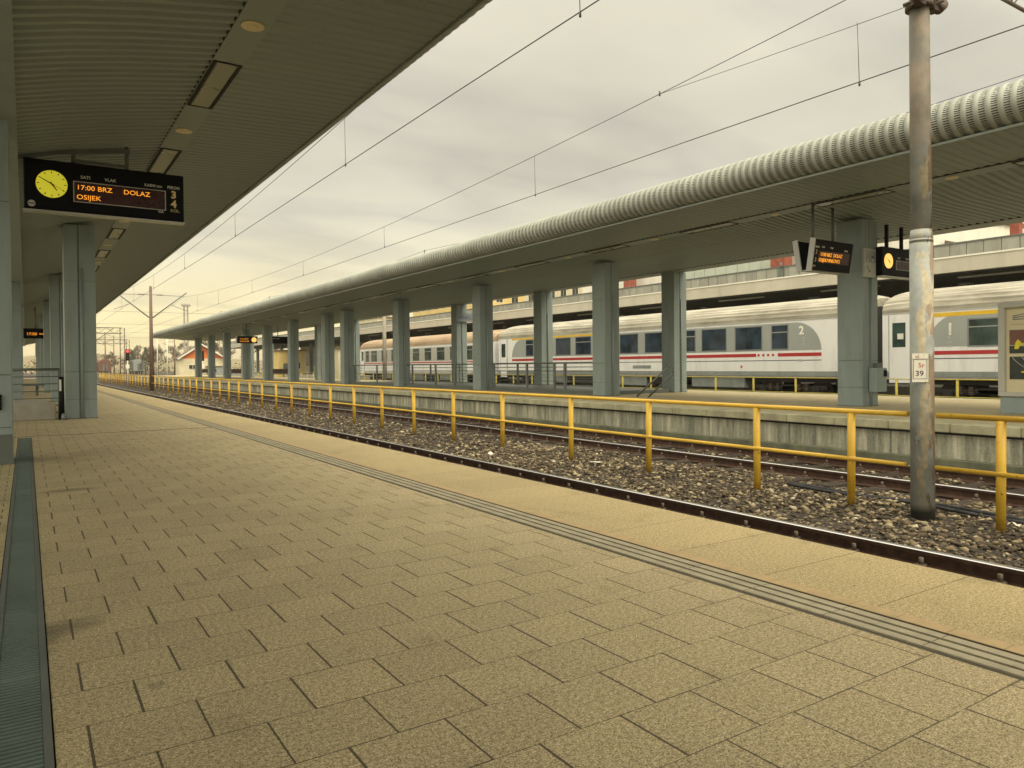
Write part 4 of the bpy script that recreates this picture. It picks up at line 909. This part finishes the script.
# ================================================================== COACHES
def coach(ya, yb, X, kind, label):
    """ya<yb; side facing the camera at x=X"""
    t = thing('passenger_coach', label, 'railway coach', (X+1.42, (ya+yb)/2, -.5))
    xc = X+1.42; zb, ze, zt = .50, 2.80, 3.66
    if kind == 'old': ze, zt = 2.66, 3.52
    body = 'white_body'
    prof = [(X+.05, zb), (X, zb+.16), (X, ze), (2*xc-X, ze), (2*xc-X, zb+.16), (2*xc-X-.05, zb)]
    MB().prism(prof, 'y', ya, yb).build('body', body, t)
    # roof: arch, ribbed lengthwise; the ends fall away
    nR = 36; ends = [(ya, .80), (ya+.12, .90), (ya+.45, .975), (ya+1.0, 1.0), (yb-1.0, 1.0), (yb-.45, .975), (yb-.12, .90), (yb, .80)]
    vs = []
    for yy, s in ends:
        for i in range(nR+1):
            a = PI*i/nR; rib = .016 if (i % 2 == 1 and kind != 'old') else 0
            cx = math.cos(a); cz = abs(math.sin(a))**.72
            vs.append((xc-(1.42+rib)*cx*(1 if cz > .0 else 1), yy, ze+(zt-ze+rib)*cz*s))
    n1 = nR+1; fs = [(i*n1+j, i*n1+j+1, (i+1)*n1+j+1, (i+1)*n1+j) for i in range(len(ends)-1) for j in range(nR)]+[tuple(range(n1)), tuple(range((len(ends)-1)*n1, len(ends)*n1))]
    MB().quadmesh(vs, fs, False).build('roof', 'roof_rust' if kind == 'old' else 'roof_silver', t)
    MB().box(X-.012, X+.02, ya+.02, yb-.02, ze-.035, ze+.015).build('gutter', 'ltgrey_body', t)
    def strip(name, y0, y1, z0, z1, mat, pr=.004): return MB().box(X-pr, X+.01, y0, y1, z0, z1).build(name, mat, t)
    if kind == 'old':
        strip('window_band', ya+.9, yb-.9, 1.46, 2.5, 'ltgrey_body'); strip('red_stripe', ya+.9, yb-.3, 1.31, 1.40, 'red_body')
        win = [(44.4, 45.5), (46.5, 47.6), (48.5, 49.65), (50.65, 51.7), (52.7, 53.8), (54.8, 55.9), (56.9, 57.95), (58.9, 60.0), (61.1, 62.3), (62.9, 63.6)]
        for (a, b) in win: window(t, X, a, b, 1.54, 2.44, 'glassg', True)
    else:
        g0, g1 = (ya+1.75, yb-1.6)
        # grey band with rounded sweep at the ends
        z0, z1 = 1.58, 2.70
        pf = [(g0+.0, z0)]
        for k in range(0, 9): a = PI/2*k/8; pf.append((g0+1.15*(1-math.sin(a)) if False else g0+1.15-1.15*math.cos(a), z0+(z1-z0)*math.sin(a)))
        for k in range(8, -1, -1): a = PI/2*k/8; pf.append((g1-1.15+1.15*math.cos(a), z0+(z1-z0)*math.sin(a)))
        MB().quadmesh([(X-.004, y, z) for y, z in pf], [tuple(range(len(pf)))]).build('window_band', 'grey_body', t, normals=False)
        if kind == 'mid':
            strip('yellow_stripe', 30.2, yb-1.6, 2.66, 2.765, 'yellow_body', .008)
            strip('red_stripe', g0, 19.5, 1.34, 1.48, 'red_body'); strip('red_stripe', 20.58, g1, 1.34, 1.48, 'red_body')
            for k in range(4): strip('red_square', 19.68+k*.24, 19.79+k*.24, 1.36, 1.46, 'red_body')
            for (a, b, op) in [(19.03, 19.77, 1), (20.3, 21.65, 0), (22.19, 23.56, 0), (24.0, 24.6, 1), (26.0, 27.28, 0), (27.82, 29.14, 0), (29.7, 30.9, 0), (31.54, 32.86, 1), (33.36, 34.72, 0), (35.3, 36.5, 0), (37.04, 37.8, 1)]: window(t, X, a, b, 1.66, 2.60, 'glass', bool(op))
            text('class_number', '2', .46, 'signtext', t, (X-.010, 18.5, 2.22), FACE_W, .002, bold=.012)
            text('small_marking', 'Z', .2, 'rail_white', t, (X-.008, 18.35, 1.95), FACE_W, .001); text('small_marking', 'ooo', .1, 'rail_white', t, (X-.008, 18.38, 1.80), FACE_W, .001)
            MB().box(X-.006, X, 18.35, 18.55, 1.13, 1.22).build('data_panel', 'ltgrey_body', t); MB().box(X-.006, X, 21.3, 21.4, .88, .98).build('socket', 'redtext', t)
            MB().box(X-.006, X, 26.9, 28.2, .86, 1.02).build('vent_panel', 'skirt', t)
        else:
            strip('yellow_stripe', ya+1.6, 13.25, 2.59, 2.72, 'yellow_body', .006); strip('red_stripe', g0, g1+.1, 1.31, 1.44, 'red_body')
            for (a, b, op) in [(10.9, 12.12, 1), (8.9, 10.2, 1), (6.9, 8.2, 1), (4.9, 6.2, 0), (2.9, 4.2, 1), (.9, 2.2, 0), (-1.1, .2, 1), (-3.1, -1.8, 0), (-5.1, -3.8, 1), (-7.1, -5.8, 0)]: window(t, X, a, b, 1.60, 2.44, 'glassg', bool(op))
            text('class_number', '1', .56, 'white', t, (X-.010, 12.85, 1.97), FACE_W, .003, bold=.014)
            for k, s_ in enumerate(('%', 'oo', 'xx')): text('small_marking', s_, .15, 'rail_white', t, (X-.008, 12.80, 1.83-.14*k), FACE_W, .001)
        strip('dark_stripe', g0, g1, 1.165, 1.20, 'stripe_dk'); strip('lower_band', ya+.05, yb-.05, .56, .74, 'skirt', .005)
    # doors at both ends
    for (d0, d1) in ((ya+.25, ya+1.0), (yb-1.0, yb-.25)):
        d = MB().box(X-.008, X+.02, d0, d1, .34, ze-.06).build('door', body, t)
        if True:
            sub = MB().box(X-.012, X-.007, d0+.16, d1-.12, 1.60, 2.46, 0).build('door_window', 'glassg', d); sub2 = MB().cyl((X-.03, d0-.06, .9), (X-.03, d0-.06, 1.5), .015, .015, 6).build('grab_handle', 'rubber', d)
            fix(d, t)
        MB().box(X-.009, X+.01, d0-.035, d0-.002, .36, ze-.05).build('door_seal', 'stripe_dk', t); MB().box(X-.009, X+.01, d1+.002, d1+.02, .36, ze-.05).build('door_seal', 'stripe_dk', t)
    # underframe boxes and bogies
    for (a, b, z0, mt) in ((.22, .34, .02, 'skirt'), (.36, .44, .1, 'under'), (.46, .60, .0, 'skirt'), (.62, .70, .12, 'under'), (.72, .78, .05, 'skirt')):
        L = yb-ya; MB().box(X+.12, xc*2-X-.12, ya+L*a, ya+L*b, z0, .49, .02).build('equipment_box', mt, t)
    MB().box(X+.2, 2*xc-X-.2, ya+.1, yb-.1, .30, .495).build('underframe', 'under', t)
    for yc in (ya+3.4, yb-3.4):
        bg = MB().box(X+.22, X+.36, yc-1.7, yc+1.7, -.02, .16, .03).box(2*xc-X-.36, 2*xc-X-.22, yc-1.7, yc+1.7, -.02, .16, .03).box(X+.22, 2*xc-X-.22, yc-.3, yc+.3, .0, .2).build('bogie', 'under', t)
        for dy in (-1.25, 1.25):
            for xx in (xc-.75, xc+.75): MB().cyl((xx-.06, yc+dy, -.04), (xx+.06, yc+dy, -.04), .46, .46, 28).build('wheel', 'wheel', bg)
            MB().box(X+.14, X+.26, yc+dy-.16, yc+dy+.16, -.16, .12, .03).build('axle_box', 'under', bg)
        mb = MB()
        for dy in (-.85, -.5, .5, .85):
            for k in range(5): mb.cyl((X+.2, yc+dy, -.02+k*.055), (X+.2, yc+dy, .01+k*.055), .085, .085, 10)
        mb.build('spring', 'clip', bg); fix(bg, t)
    for yy, s in ((ya, -1), (yb, 1)):
        MB().box(xc-.75, xc+.75, min(yy, yy+s*.32), max(yy, yy+s*.32), .35, 3.15, .03).build('gangway_bellows', 'rubber', t)
        for xx in (xc-.87, xc+.87): MB().cyl((xx, yy, .55), (xx, yy+s*.28, .55), .07, .07, 10).cyl((xx, yy+s*.28, .55), (xx, yy+s*.31, .55), .2, .2, 14).build('buffer', 'rubber', t)
    return t
def fix(part, root):
    off = Vector(root['_world'])
    for c in part.children: c.data.transform(Matrix.Translation(-off))
def window(t, X, y0, y1, z0, z1, gl, op):
    f = MB(); w = .045
    for b in ((y0-w, y1+w, z1, z1+w), (y0-w, y1+w, z0-w, z0), (y0-w, y0, z0, z1), (y1, y1+w, z0, z1)): f.box(X-.014, X+.01, b[0], b[1], b[2], b[3])
    fo = f.build('window', 'winframe', t)
    MB().box(X-.007, X+.005, y0, y1, z0, z1).build('pane', gl, fo)
    if op: MB().box(X-.016, X-.006, y0, y1, z0+(z1-z0)*.70, z0+(z1-z0)*.735).build('glazing_bar', 'alu', fo)
    # drawn curtain or seat seen behind some panes
    fix(fo, t)
coach(-11.5, 15.05, 25.8, 'first', 'white first class coach with yellow band at the right, its door beside the bellows')
coach(15.75, 41.0, 25.8, 'mid', 'long white coach with the number 2 in the middle of the train')
coach(41.5, 65.0, 25.8, 'old', 'older coach with a rust brown roof at the left end of the train')
# paper notice in the first coach door window
t = thing('paper_notice', 'white paper notice behind the door window of the first class coach', 'notice', (25.78, 14.4, 1.9)); MB().box(25.782, 25.786, 14.28, 14.5, 1.88, 2.08).build('sheet', 'white', t)

# ================================================================== THIRD CANOPY, BUILDINGS BEHIND
t = thing('platform_canopy', 'pale fascia canopy with tiled grey parapet behind the train', 'canopy', (34, 30, .1))
MB().prism([(29.3, 4.45), (29.3, 5.0), (29.5, 5.04), (38.5, 5.04), (38.5, 4.6), (36, 4.45)], 'y', -10, 135).build('roof_slab', 'fascia', t)
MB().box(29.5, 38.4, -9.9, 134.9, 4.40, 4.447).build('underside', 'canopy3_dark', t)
mb = MB(); y = -10
while y < 134.5: mb.box(29.62, 29.75, y+.012, y+.588, 5.06, 5.54); y += .6
M['parapet'] = paint('grey parapet sheet', (.28, .275, .23), .6, .2, 2, streak=True, grime=.3); mb.build('parapet', 'parapet', t); MB().box(29.68, 29.9, -10, 135, 5.042, 5.53).build('parapet_core', 'steel_dark', t); MB().box(29.58, 29.95, -10, 135, 5.545, 5.60).build('parapet_cap', 'steel_dark', t); MB().box(29.26, 29.32, -10, 135, 4.99, 5.05).build('edge_strip', 'white_wall', t)
mb = MB()
for k in range(20): y = -6+k*7.2; mb = MB().box(33.2, 33.6, y, y+.45, .1, 4.4); mb.build('column', 'steel_paint', t)
for k in range(16): MB().box(30.6, 30.75, -6+k*6.0, -3.2+k*6.0, 4.33, 4.395).build('strip_light', 'ltgrey_body', t)
t = thing('wall_mast', 'small dark bracket on the parapet of the canopy behind the train', 'bracket', (29.6, 26.5, 5.1)); MB().box(29.5, 29.61, 22.0, 22.25, 5.0, 5.5).cyl((29.5, 22.1, 5.5), (29.5, 22.1, 5.75), .05, .05, 6).build('bracket_body', 'steel_dark', t)

def facade(t, x, y0, y1, z0, z1, ny, nz, w, h, mat='glassd', framemat='white_wall', face='x', sill=True):
    """windows as parts in a wall at x facing -X (or at y facing -Y when face='y')"""
    sy = (y1-y0)/ny; sz = (z1-z0)/nz
    for j in range(nz):
        for i in range(ny):
            c = y0+sy*(i+.5); z = z0+sz*(j+.5)
            if face == 'x':
                f = MB().box(x-.05, x+.02, c-w/2-.08, c+w/2+.08, z-h/2-.08, z+h/2+.08).build('window', framemat, t); MB().box(x-.06, x-.045, c-w/2, c-.03, z-h/2, z+h/2).box(x-.06, x-.045, c+.03, c+w/2, z-h/2, z+h/2).build('pane', mat, f)
            else:
                f = MB().box(c-w/2-.08, c+w/2+.08, x-.05, x+.02, z-h/2-.08, z+h/2+.08).build('window', framemat, t); MB().box(c-w/2, c-.03, x-.06, x-.045, z-h/2, z+h/2).box(c+.03, c+w/2, x-.06, x-.045, z-h/2, z+h/2).build('pane', mat, f)
            fix(f, t)
t = thing('station_building', 'long cream station building in the shade of the canopy behind the train', 'building', (40, 30, .1))
MB().box(38.6, 46, -10, 124, .1, 5.6).build('wall', 'cream', t); MB().prism([(38.4, 5.6), (46.2, 5.6), (42.3, 7.0)], 'y', -10.3, 124.3).build('roof', 'tile', t)
facade(t, 38.6, -8, 122, .9, 3.4, 34, 1, 1.3, 1.8)
t = thing('apartment_block', 'white block with a row of pale green glazing seen over the canopy parapet', 'building', (52, 40, 0))
MB().box(48, 60, 24.6, 60, 0, 10.6).build('wall', 'white_wall', t); MB().box(47.8, 60.2, 24.4, 60.2, 10.6, 10.9).build('roof', 'tile', t)
for k in range(9): f = MB().box(47.93, 48.02, 36.6+k*1.15, 37.66+k*1.15, 7.4, 9.9).build('window', 'greenpane', t)
for k in range(12): MB().box(47.90, 47.99, 24.9+k*.85, 25.0+k*.85, 7.6, 10.4).build('rib', 'white', t)
for (y, lab_) in ((34.3, 'red brick chimney beside the pale green glazing'), (50.9, 'red brick chimney against the white wall left of the green glazing')):
    t = thing('chimney', lab_, 'chimney', (46.6, y, 5.6)); MB().box(46.2, 47.1, y, y+1.25 if y < 40 else y+.8, 5.0, 10.3, .02).build('stack', 'brick', t); MB().box(46.1, 47.2, y-.08, y+1.33 if y < 40 else y+.88, 10.3, 10.45).build('cap', 'concrete', t)
t = thing('chimney', 'red brick chimney standing alone against the sky at the right', 'chimney', (46.6, 19, 5)); MB().box(46.3, 46.7, 19.1, 19.6, 5.0, 8.85, .02).build('stack', 'brick', t); MB().box(46.22, 46.78, 19.02, 19.68, 8.85, 8.95).build('cap', 'concrete', t)
t = thing('tiled_house', 'low house with a grey tiled gable roof just right of the white block', 'house', (52, 20, 0)); MB().box(49, 57, 10, 24.2, 0, 7.3).build('wall', 'cream', t); MB().prism([(9.6, 7.3), (24.5, 7.3), (24.3, 8.75), (21.5, 7.6), (10, 7.5)], 'x', 48.7, 57.2).build('roof', 'tile', t)
blocks = [(74, 86, 62, 84, 13.5, 'yellow_wall', 'ochre apartment block with a flat roof seen above the train, nearest of its row'), (76, 88, 88, 112, 15, 'cream', 'cream apartment block behind the middle of the far canopy'), (72, 84, 118, 150, 15.5, 'yellow_wall', 'long ochre apartment block seen between the distant columns'), (66, 78, 156, 176, 12, 'cream', 'cream block of flats farthest along the street')]
for (x0, x1, y0, y1, h, mt, lb) in blocks:
    t = thing('apartment_block', lb, 'building', ((x0+x1)/2, (y0+y1)/2, -.5)); MB().box(x0, x1, y0, y1, -.5, h).build('wall', mt, t); MB().box(x0-.3, x1+.3, y0-.3, y1+.3, h, h+.35).build('roof', 'tile', t)
    facade(t, x0, y0+.8, y1-.8, 1.0, h-.4, int((y1-y0)/3.2), int(h/3), 1.5, 1.5); facade(t, y0, x0+.8, x1-.8, 1.0, h-.4, 3, int(h/3), 1.4, 1.5, face='y')
# low cream huts seen between the distant columns
for (x0, x1, y0, y1, h, mt, lb) in ((27.0, 30.5, 74, 78, 3.0, 'cream', 'small cream hut seen between the distant columns'), (28.5, 32, 101, 106, 3.3, 'yellow_wall', 'small ochre hut beyond the end of the far canopy')):
    t = thing('hut', lb, 'hut', ((x0+x1)/2, (y0+y1)/2, -.6)); MB().box(x0, x1, y0, y1, -.7, h).build('wall', mt, t); MB().box(x0-.25, x1+.25, y0-.25, y1+.25, h, h+.15).build('roof', 'tile', t); MB().box(x0+.6, x0+1.5, y0-.03, y0+.02, -.5, 1.6).build('door', 'steel_dark', t)
    f = MB().box(x0+2.0, x0+3.0, y0-.03, y0+.02, .8, 1.8).build('window', 'white', t); MB().box(x0+2.08, x0+2.92, y0-.04, y0-.025, .88, 1.72).build('pane', 'glassd', f); fix(f, t)
# the orange gabled house
t = thing('gabled_house', 'cream house with an orange gable at the end of the tracks', 'house', (34, 184, -.6))
MB().box(29.3, 39.3, 184, 189, -.7, 3.3).build('wall', 'cream', t)
MB().prism([(29.3, 3.3), (39.3, 3.3), (34.0, 6.4)], 'y', 184.02, 188.8).build('gable', 'orange_gable', t)
for (xa, za) in ((28.9, 3.0), (39.7, 3.0)):
    MB().prism([(34.0, 6.42), (34.0, 6.7), (xa, za+.25), (xa, za)], 'y', 183.2, 189.6).build('roof', 'tile', t)
    MB().prism([(34.0, 6.4), (34.0, 6.75), (xa-.03, za+.3), (xa-.03, za-.02)], 'y', 183.05, 183.19).build('bargeboard', 'white_wall', t)
f = MB().box(31.3, 33.1, 183.93, 184.02, .8, 1.9).build('window', 'white_wall', t); MB().box(31.4, 32.15, 183.9, 183.935, .9, 1.8).box(32.25, 33.0, 183.9, 183.935, .9, 1.8).build('pane', 'glassd', f); fix(f, t)
MB().box(35.2, 39, 181.6, 183.9, -.7, 1.4).build('lean_to', 'skirt', t); MB().box(35.0, 39.2, 181.4, 183.98, 1.4, 1.55).build('lean_to_roof', 'tile', t)

# ---- distant signals, gantries, wagons, poles
def signal(x, y, h, lit, lb):
    t = thing('railway_signal', lb, 'signal', (x, y, -.66), 'colour light signals at the end of the platforms')
    MB().cyl((x, y, -.7), (x, y, h), .08, .06, 8).build('post', 'white', t); MB().box(x-.22, x+.22, y-.12, y+.05, h-1.0, h+.4, .03).build('head', 'black', t)
    for k in range(3): MB().cyl((x, y-.13, h+.15-k*.42), (x, y-.22, h+.15-k*.42), .13, .14, 14).build('lamp', 'sig_red' if (lit and k == 0) else 'blackmatt', t)
    MB().box(x-.2, x+.2, y-.1, y-.04, h-2.0, h-1.5).build('number_board', 'white', t)
signal(10.6, 104, 3.1, True, 'colour light signal glowing red left of the slender rusty mast'); signal(13.9, 108, 3.1, False, 'unlit colour light signal just left of the slender rusty mast')
signal(20.9, 112, 3.1, False, 'dark colour light signal in front of the orange gabled house'); signal(1.1, 100, 3.5, True, 'colour light signal glowing red between the near canopy columns')
def gantry(y, x0, x1, z, lb, post=True):
    t = thing('signal_gantry', lb, 'gantry', ((x0+x1)/2, y, -.66)); n = int((x1-x0)/1.2); mb = MB()
    for zz in (z, z+1.0): mb.cyl((x0, y, zz), (x1, y, zz), .07, .07, 6)
    for k in range(n): a = x0+(x1-x0)*k/n; b_ = x0+(x1-x0)*(k+1)/n; mb.cyl((a, y, z if k % 2 else z+1), (b_, y, z+1 if k % 2 else z), .035, .035, 5)
    mb.build('truss', 'clip', t)
    for x in (x0, x1):
        m2 = MB()
        for s in (-.35, .35): m2.cyl((x+s, y, -.7), (x+s, y, z+1), .08, .08, 6)
        for k in range(8): m2.cyl((x-.35, y, k*(z+1)/8), (x+.35, y, (k+1)*(z+1)/8), .03, .03, 4)
        m2.build('leg', 'clip', t)
gantry(150, -8, 14.5, 7.4, 'lattice gantry spanning the tracks beyond the platforms, the nearer one'); gantry(205, -12, 21, 7.2, 'lattice gantry farther down the line, the smaller one')
for (x, y, h, lb) in ((17.2, 118, 6.5, 'tall thin white lamp post left of the orange gable'), (20.2, 150, 7.5, 'thin white lamp post close to the orange gabled house'), (6.2, 132, 6, 'slender pale lamp post near the gantry'), (4.8, 140, 8, 'tall pale lamp post at the far left of the yard')):
    t = thing('lamp_post', lb, 'lamp post', (x, y, -.66)); MB().cyl((x, y, -.7), (x, y, h), .09, .06, 8).build('pole', 'white', t); MB().box(x-.5, x+.1, y-.1, y+.1, h, h+.1).build('lamp_head', 'galv', t)
t = thing('floodlight_mast', 'tall pale floodlight mast rising behind the end of the far canopy', 'mast', (34.4, 205, -.66))
MB().box(33.8, 34.2, 204.9, 205.1, -.7, 16.9).box(34.6, 35.0, 204.9, 205.1, -.7, 16.9).build('shaft', 'concrete', t); MB().box(33.3, 35.5, 204.7, 205.2, 16.9, 17.3).build('platform_head', 'concrete', t)
mb = MB(); 
for k in range(5): MB().box(33.35+k*.43, 33.7+k*.43, 204.6, 204.75, 17.33, 17.55).build('floodlight', 'alu', t)
for k, (x, y, L, mt, lb) in enumerate(((11.5, 240, 12, 'wagon', 'brown goods wagon standing in the distant yard, leftmost'), (17.0, 235, 12, 'wagon', 'brown goods wagon standing in the distant yard, right of the other'), (24.5, 225, 10, 'skirt', 'pale grey goods wagon standing near the far signals'))):
    t = thing('goods_wagon', lb, 'railway wagon', (x+1.4, y, -.5)); MB().prism([(x, .4), (x, 3.0), (x+.4, 3.5), (x+1.4, 3.65), (x+2.4, 3.5), (x+2.8, 3.0), (x+2.8, .4)], 'y', y, y+L).build('body', mt, t)
    MB().box(x+.2, x+2.6, y+.2, y+L-.2, .15, .39).build('underframe', 'under', t); MB().box(x+.8, x+2.0, y-.03, y+.02, .5, 2.4).build('end_door', 'steel_dark', t)
    for dy in (1.5, 3.0, L-3, L-1.5):
        for xx in (x+.6, x+2.1): MB().cyl((xx, y+dy, -.05), (xx+.12, y+dy, -.05), .45, .45, 16).build('wheel', 'wheel', t)
for (x, y, h, lb) in ((3.2, 165, 9, 'thin dark mast far down the yard, leftmost beside the near column'), (7.6, 185, 9, 'thin dark mast far down the yard between the two gantry legs'), (13.5, 172, 8.5, 'thin dark mast with a short arm right of the gantry'), (17.5, 200, 9, 'thin dark mast with a short arm just left of the slender rusty mast'), (27.0, 175, 8.0, 'thin dark mast with a short arm left of the orange gable')):
    t = thing('distant_mast', lb, 'mast', (x, y, -.66)); MB().cyl((x, y, -.7), (x, y, h), .13, .09, 6).build('shaft', 'farpole', t); MB().cyl((x-2.2, y, h-1.6), (x+.05, y, h-2.6), .05, .05, 5).cyl((x-2.3, y, h-1.55), (x, y, h-1.0), .03, .03, 5).build('arm', 'steel_dark', t)
# thin cross wires far off
t = thing('cross_span_wires', 'fine cross span wires between the distant masts', 'overhead wire', (8, 122, 7)); mb = MB()
for y in (95, 122, 150, 175): mb.cyl((-6, y, 7.6), (24, y, 7.6), .018, .018, 4)
mb.cyl((-6, 64, 6.82), (5.6, 64, 6.82), .012, .012, 4); mb.build('strand', 'wire', t)

# ================================================================== TREES (bare winter crowns, a few evergreens)
def tree(x, y, h, lb, seed, ever=False):
    rnd = random.Random(seed); t = thing('bare_tree' if not ever else 'evergreen_tree', lb, 'tree', (x, y, -.8), 'trees beyond the railway yard')
    MB().cyl((x, y, -.9), (x, y, h*.45), h*.03, h*.017, 8).build('trunk', 'trunk', t); mb = MB()
    if ever:
        for k in range(900):
            z = rnd.random(); r = (1-z)**.8*h*.26*(.5+.5*rnd.random()); a = rnd.random()*2*PI; p = Vector((x+r*math.cos(a), y+r*math.sin(a), h*(.12+.9*z)))
            d = Vector((rnd.uniform(-1, 1), rnd.uniform(-1, 1), rnd.uniform(-1, .3)))*h*.035; e = Vector((rnd.uniform(-1, 1), rnd.uniform(-1, 1), rnd.uniform(-1, 1)))*h*.025
            mb.quadmesh([p, p+d, p+d+e, p+e], [(0, 1, 2, 3)])
        mb.build('crown', 'ever', t, normals=False); return
    def grow(p, d, L, r, lev):
        q = p+d*L; mb.cyl(p, q, r, r*.6, 3, caps=False, smooth=False)
        if lev >= 6: return
        for k in range(3):
            dd = (d+Vector((rnd.uniform(-1, 1), rnd.uniform(-1, 1), rnd.uniform(-.45, .7)))*.75).normalized(); grow(p+d*L*rnd.uniform(.5, 1), dd, L*rnd.uniform(.66, .84), max(r*.58, .035), lev+1)
    for k in range(4): grow(Vector((x, y, h*(.12+.1*k))), Vector((rnd.uniform(-.6, .6), rnd.uniform(-.6, .6), 1)).normalized(), h*.19, h*.012, 1)
    mb.build('crown', 'twig', t, normals=False)
trees = [(25, 238, 7.5), (28, 250, 9), (31.5, 244, 8), (34, 252, 9.5), (37, 240, 9), (40, 232, 10), (43.5, 226, 9), (46, 214, 10), (50, 205, 11), (54, 200, 10), (22, 262, 7), (17, 270, 6.5), (29, 222, 7), (39, 205, 9)]
sides = ['left', 'right']
order = sorted(range(len(trees)), key=lambda i: trees[i][0]/trees[i][1])
for rank, i in enumerate(order):
    x, y, h = trees[i]
    tree(x, y, h, '%s bare brown tree counted from the left beyond the railway yard' % ORD[rank], 100+i)
tree(26.0, 214, 6.5, 'dark evergreen tree just left of the orange gabled house', 7, True); tree(24.5, 228, 5, 'smaller dark evergreen bush tree left of the orange gabled house', 8, True)
# far belt of scrub
hx = np.linspace(-260, 420, 70); vs = []
for xx in hx:
    top = 5.5+3.0*math.sin(xx*.021+1)+1.4*math.sin(xx*.07)
    for (yy, zz) in ((395, -.9), (425, top*.75), (470, top), (560, -1)): vs.append((xx, yy, zz))
struct(MB().quadmesh(vs, [(i*4+j, i*4+j+1, i*4+j+5, i*4+j+4) for i in range(69) for j in range(3)], True).build('hills', 'ground', normals=False))
vs = []; fs = []; rnd = random.Random(5)
mb = MB()
for k in range(9000):
    x = rnd.uniform(-140, 260); y = 330+rnd.uniform(0, 40); z = rnd.random()**1.4*(4.5+2.5*math.sin(x*.07)+1.5*math.sin(x*.31)); s = rnd.uniform(.3, .9)
    p = Vector((x, y, z-.8)); d = Vector((rnd.uniform(-1, 1), rnd.uniform(-1, 1), rnd.uniform(-1, 1)))*s; e = Vector((rnd.uniform(-1, 1), rnd.uniform(-1, 1), rnd.uniform(-1, 1)))*s
    mb.quadmesh([p, p+d, p+d+e, p+e], [(0, 1, 2, 3)])
tag(mb.build('scrub_belt', 'twig', normals=False), 'brownish belt of bare scrub along the horizon', 'scrub', kind='stuff')

# ---- thin evening haze over the yard
hz = bpy.data.materials.new('thin haze'); hz.use_nodes = True; hn = hz.node_tree.nodes; hn.clear()
ho = hn.new('ShaderNodeOutputMaterial'); hv = hn.new('ShaderNodeVolumePrincipled'); hv.inputs['Color'].default_value = (.95, .88, .70, 1); hv.inputs['Density'].default_value = .0004; hv.inputs['Anisotropy'].default_value = .2
hz.node_tree.links.new(hv.outputs[0], ho.inputs['Volume'])
ho_ = MB().box(-905, 905, -305, 1705, -2.0, 24).build('haze', hz); tag(ho_, 'thin pale warm haze over the far end of the yard', 'haze', kind='stuff')

for o in list(bpy.data.objects):
    for k in ('_world', '_w'):
        if k in o: del o[k]
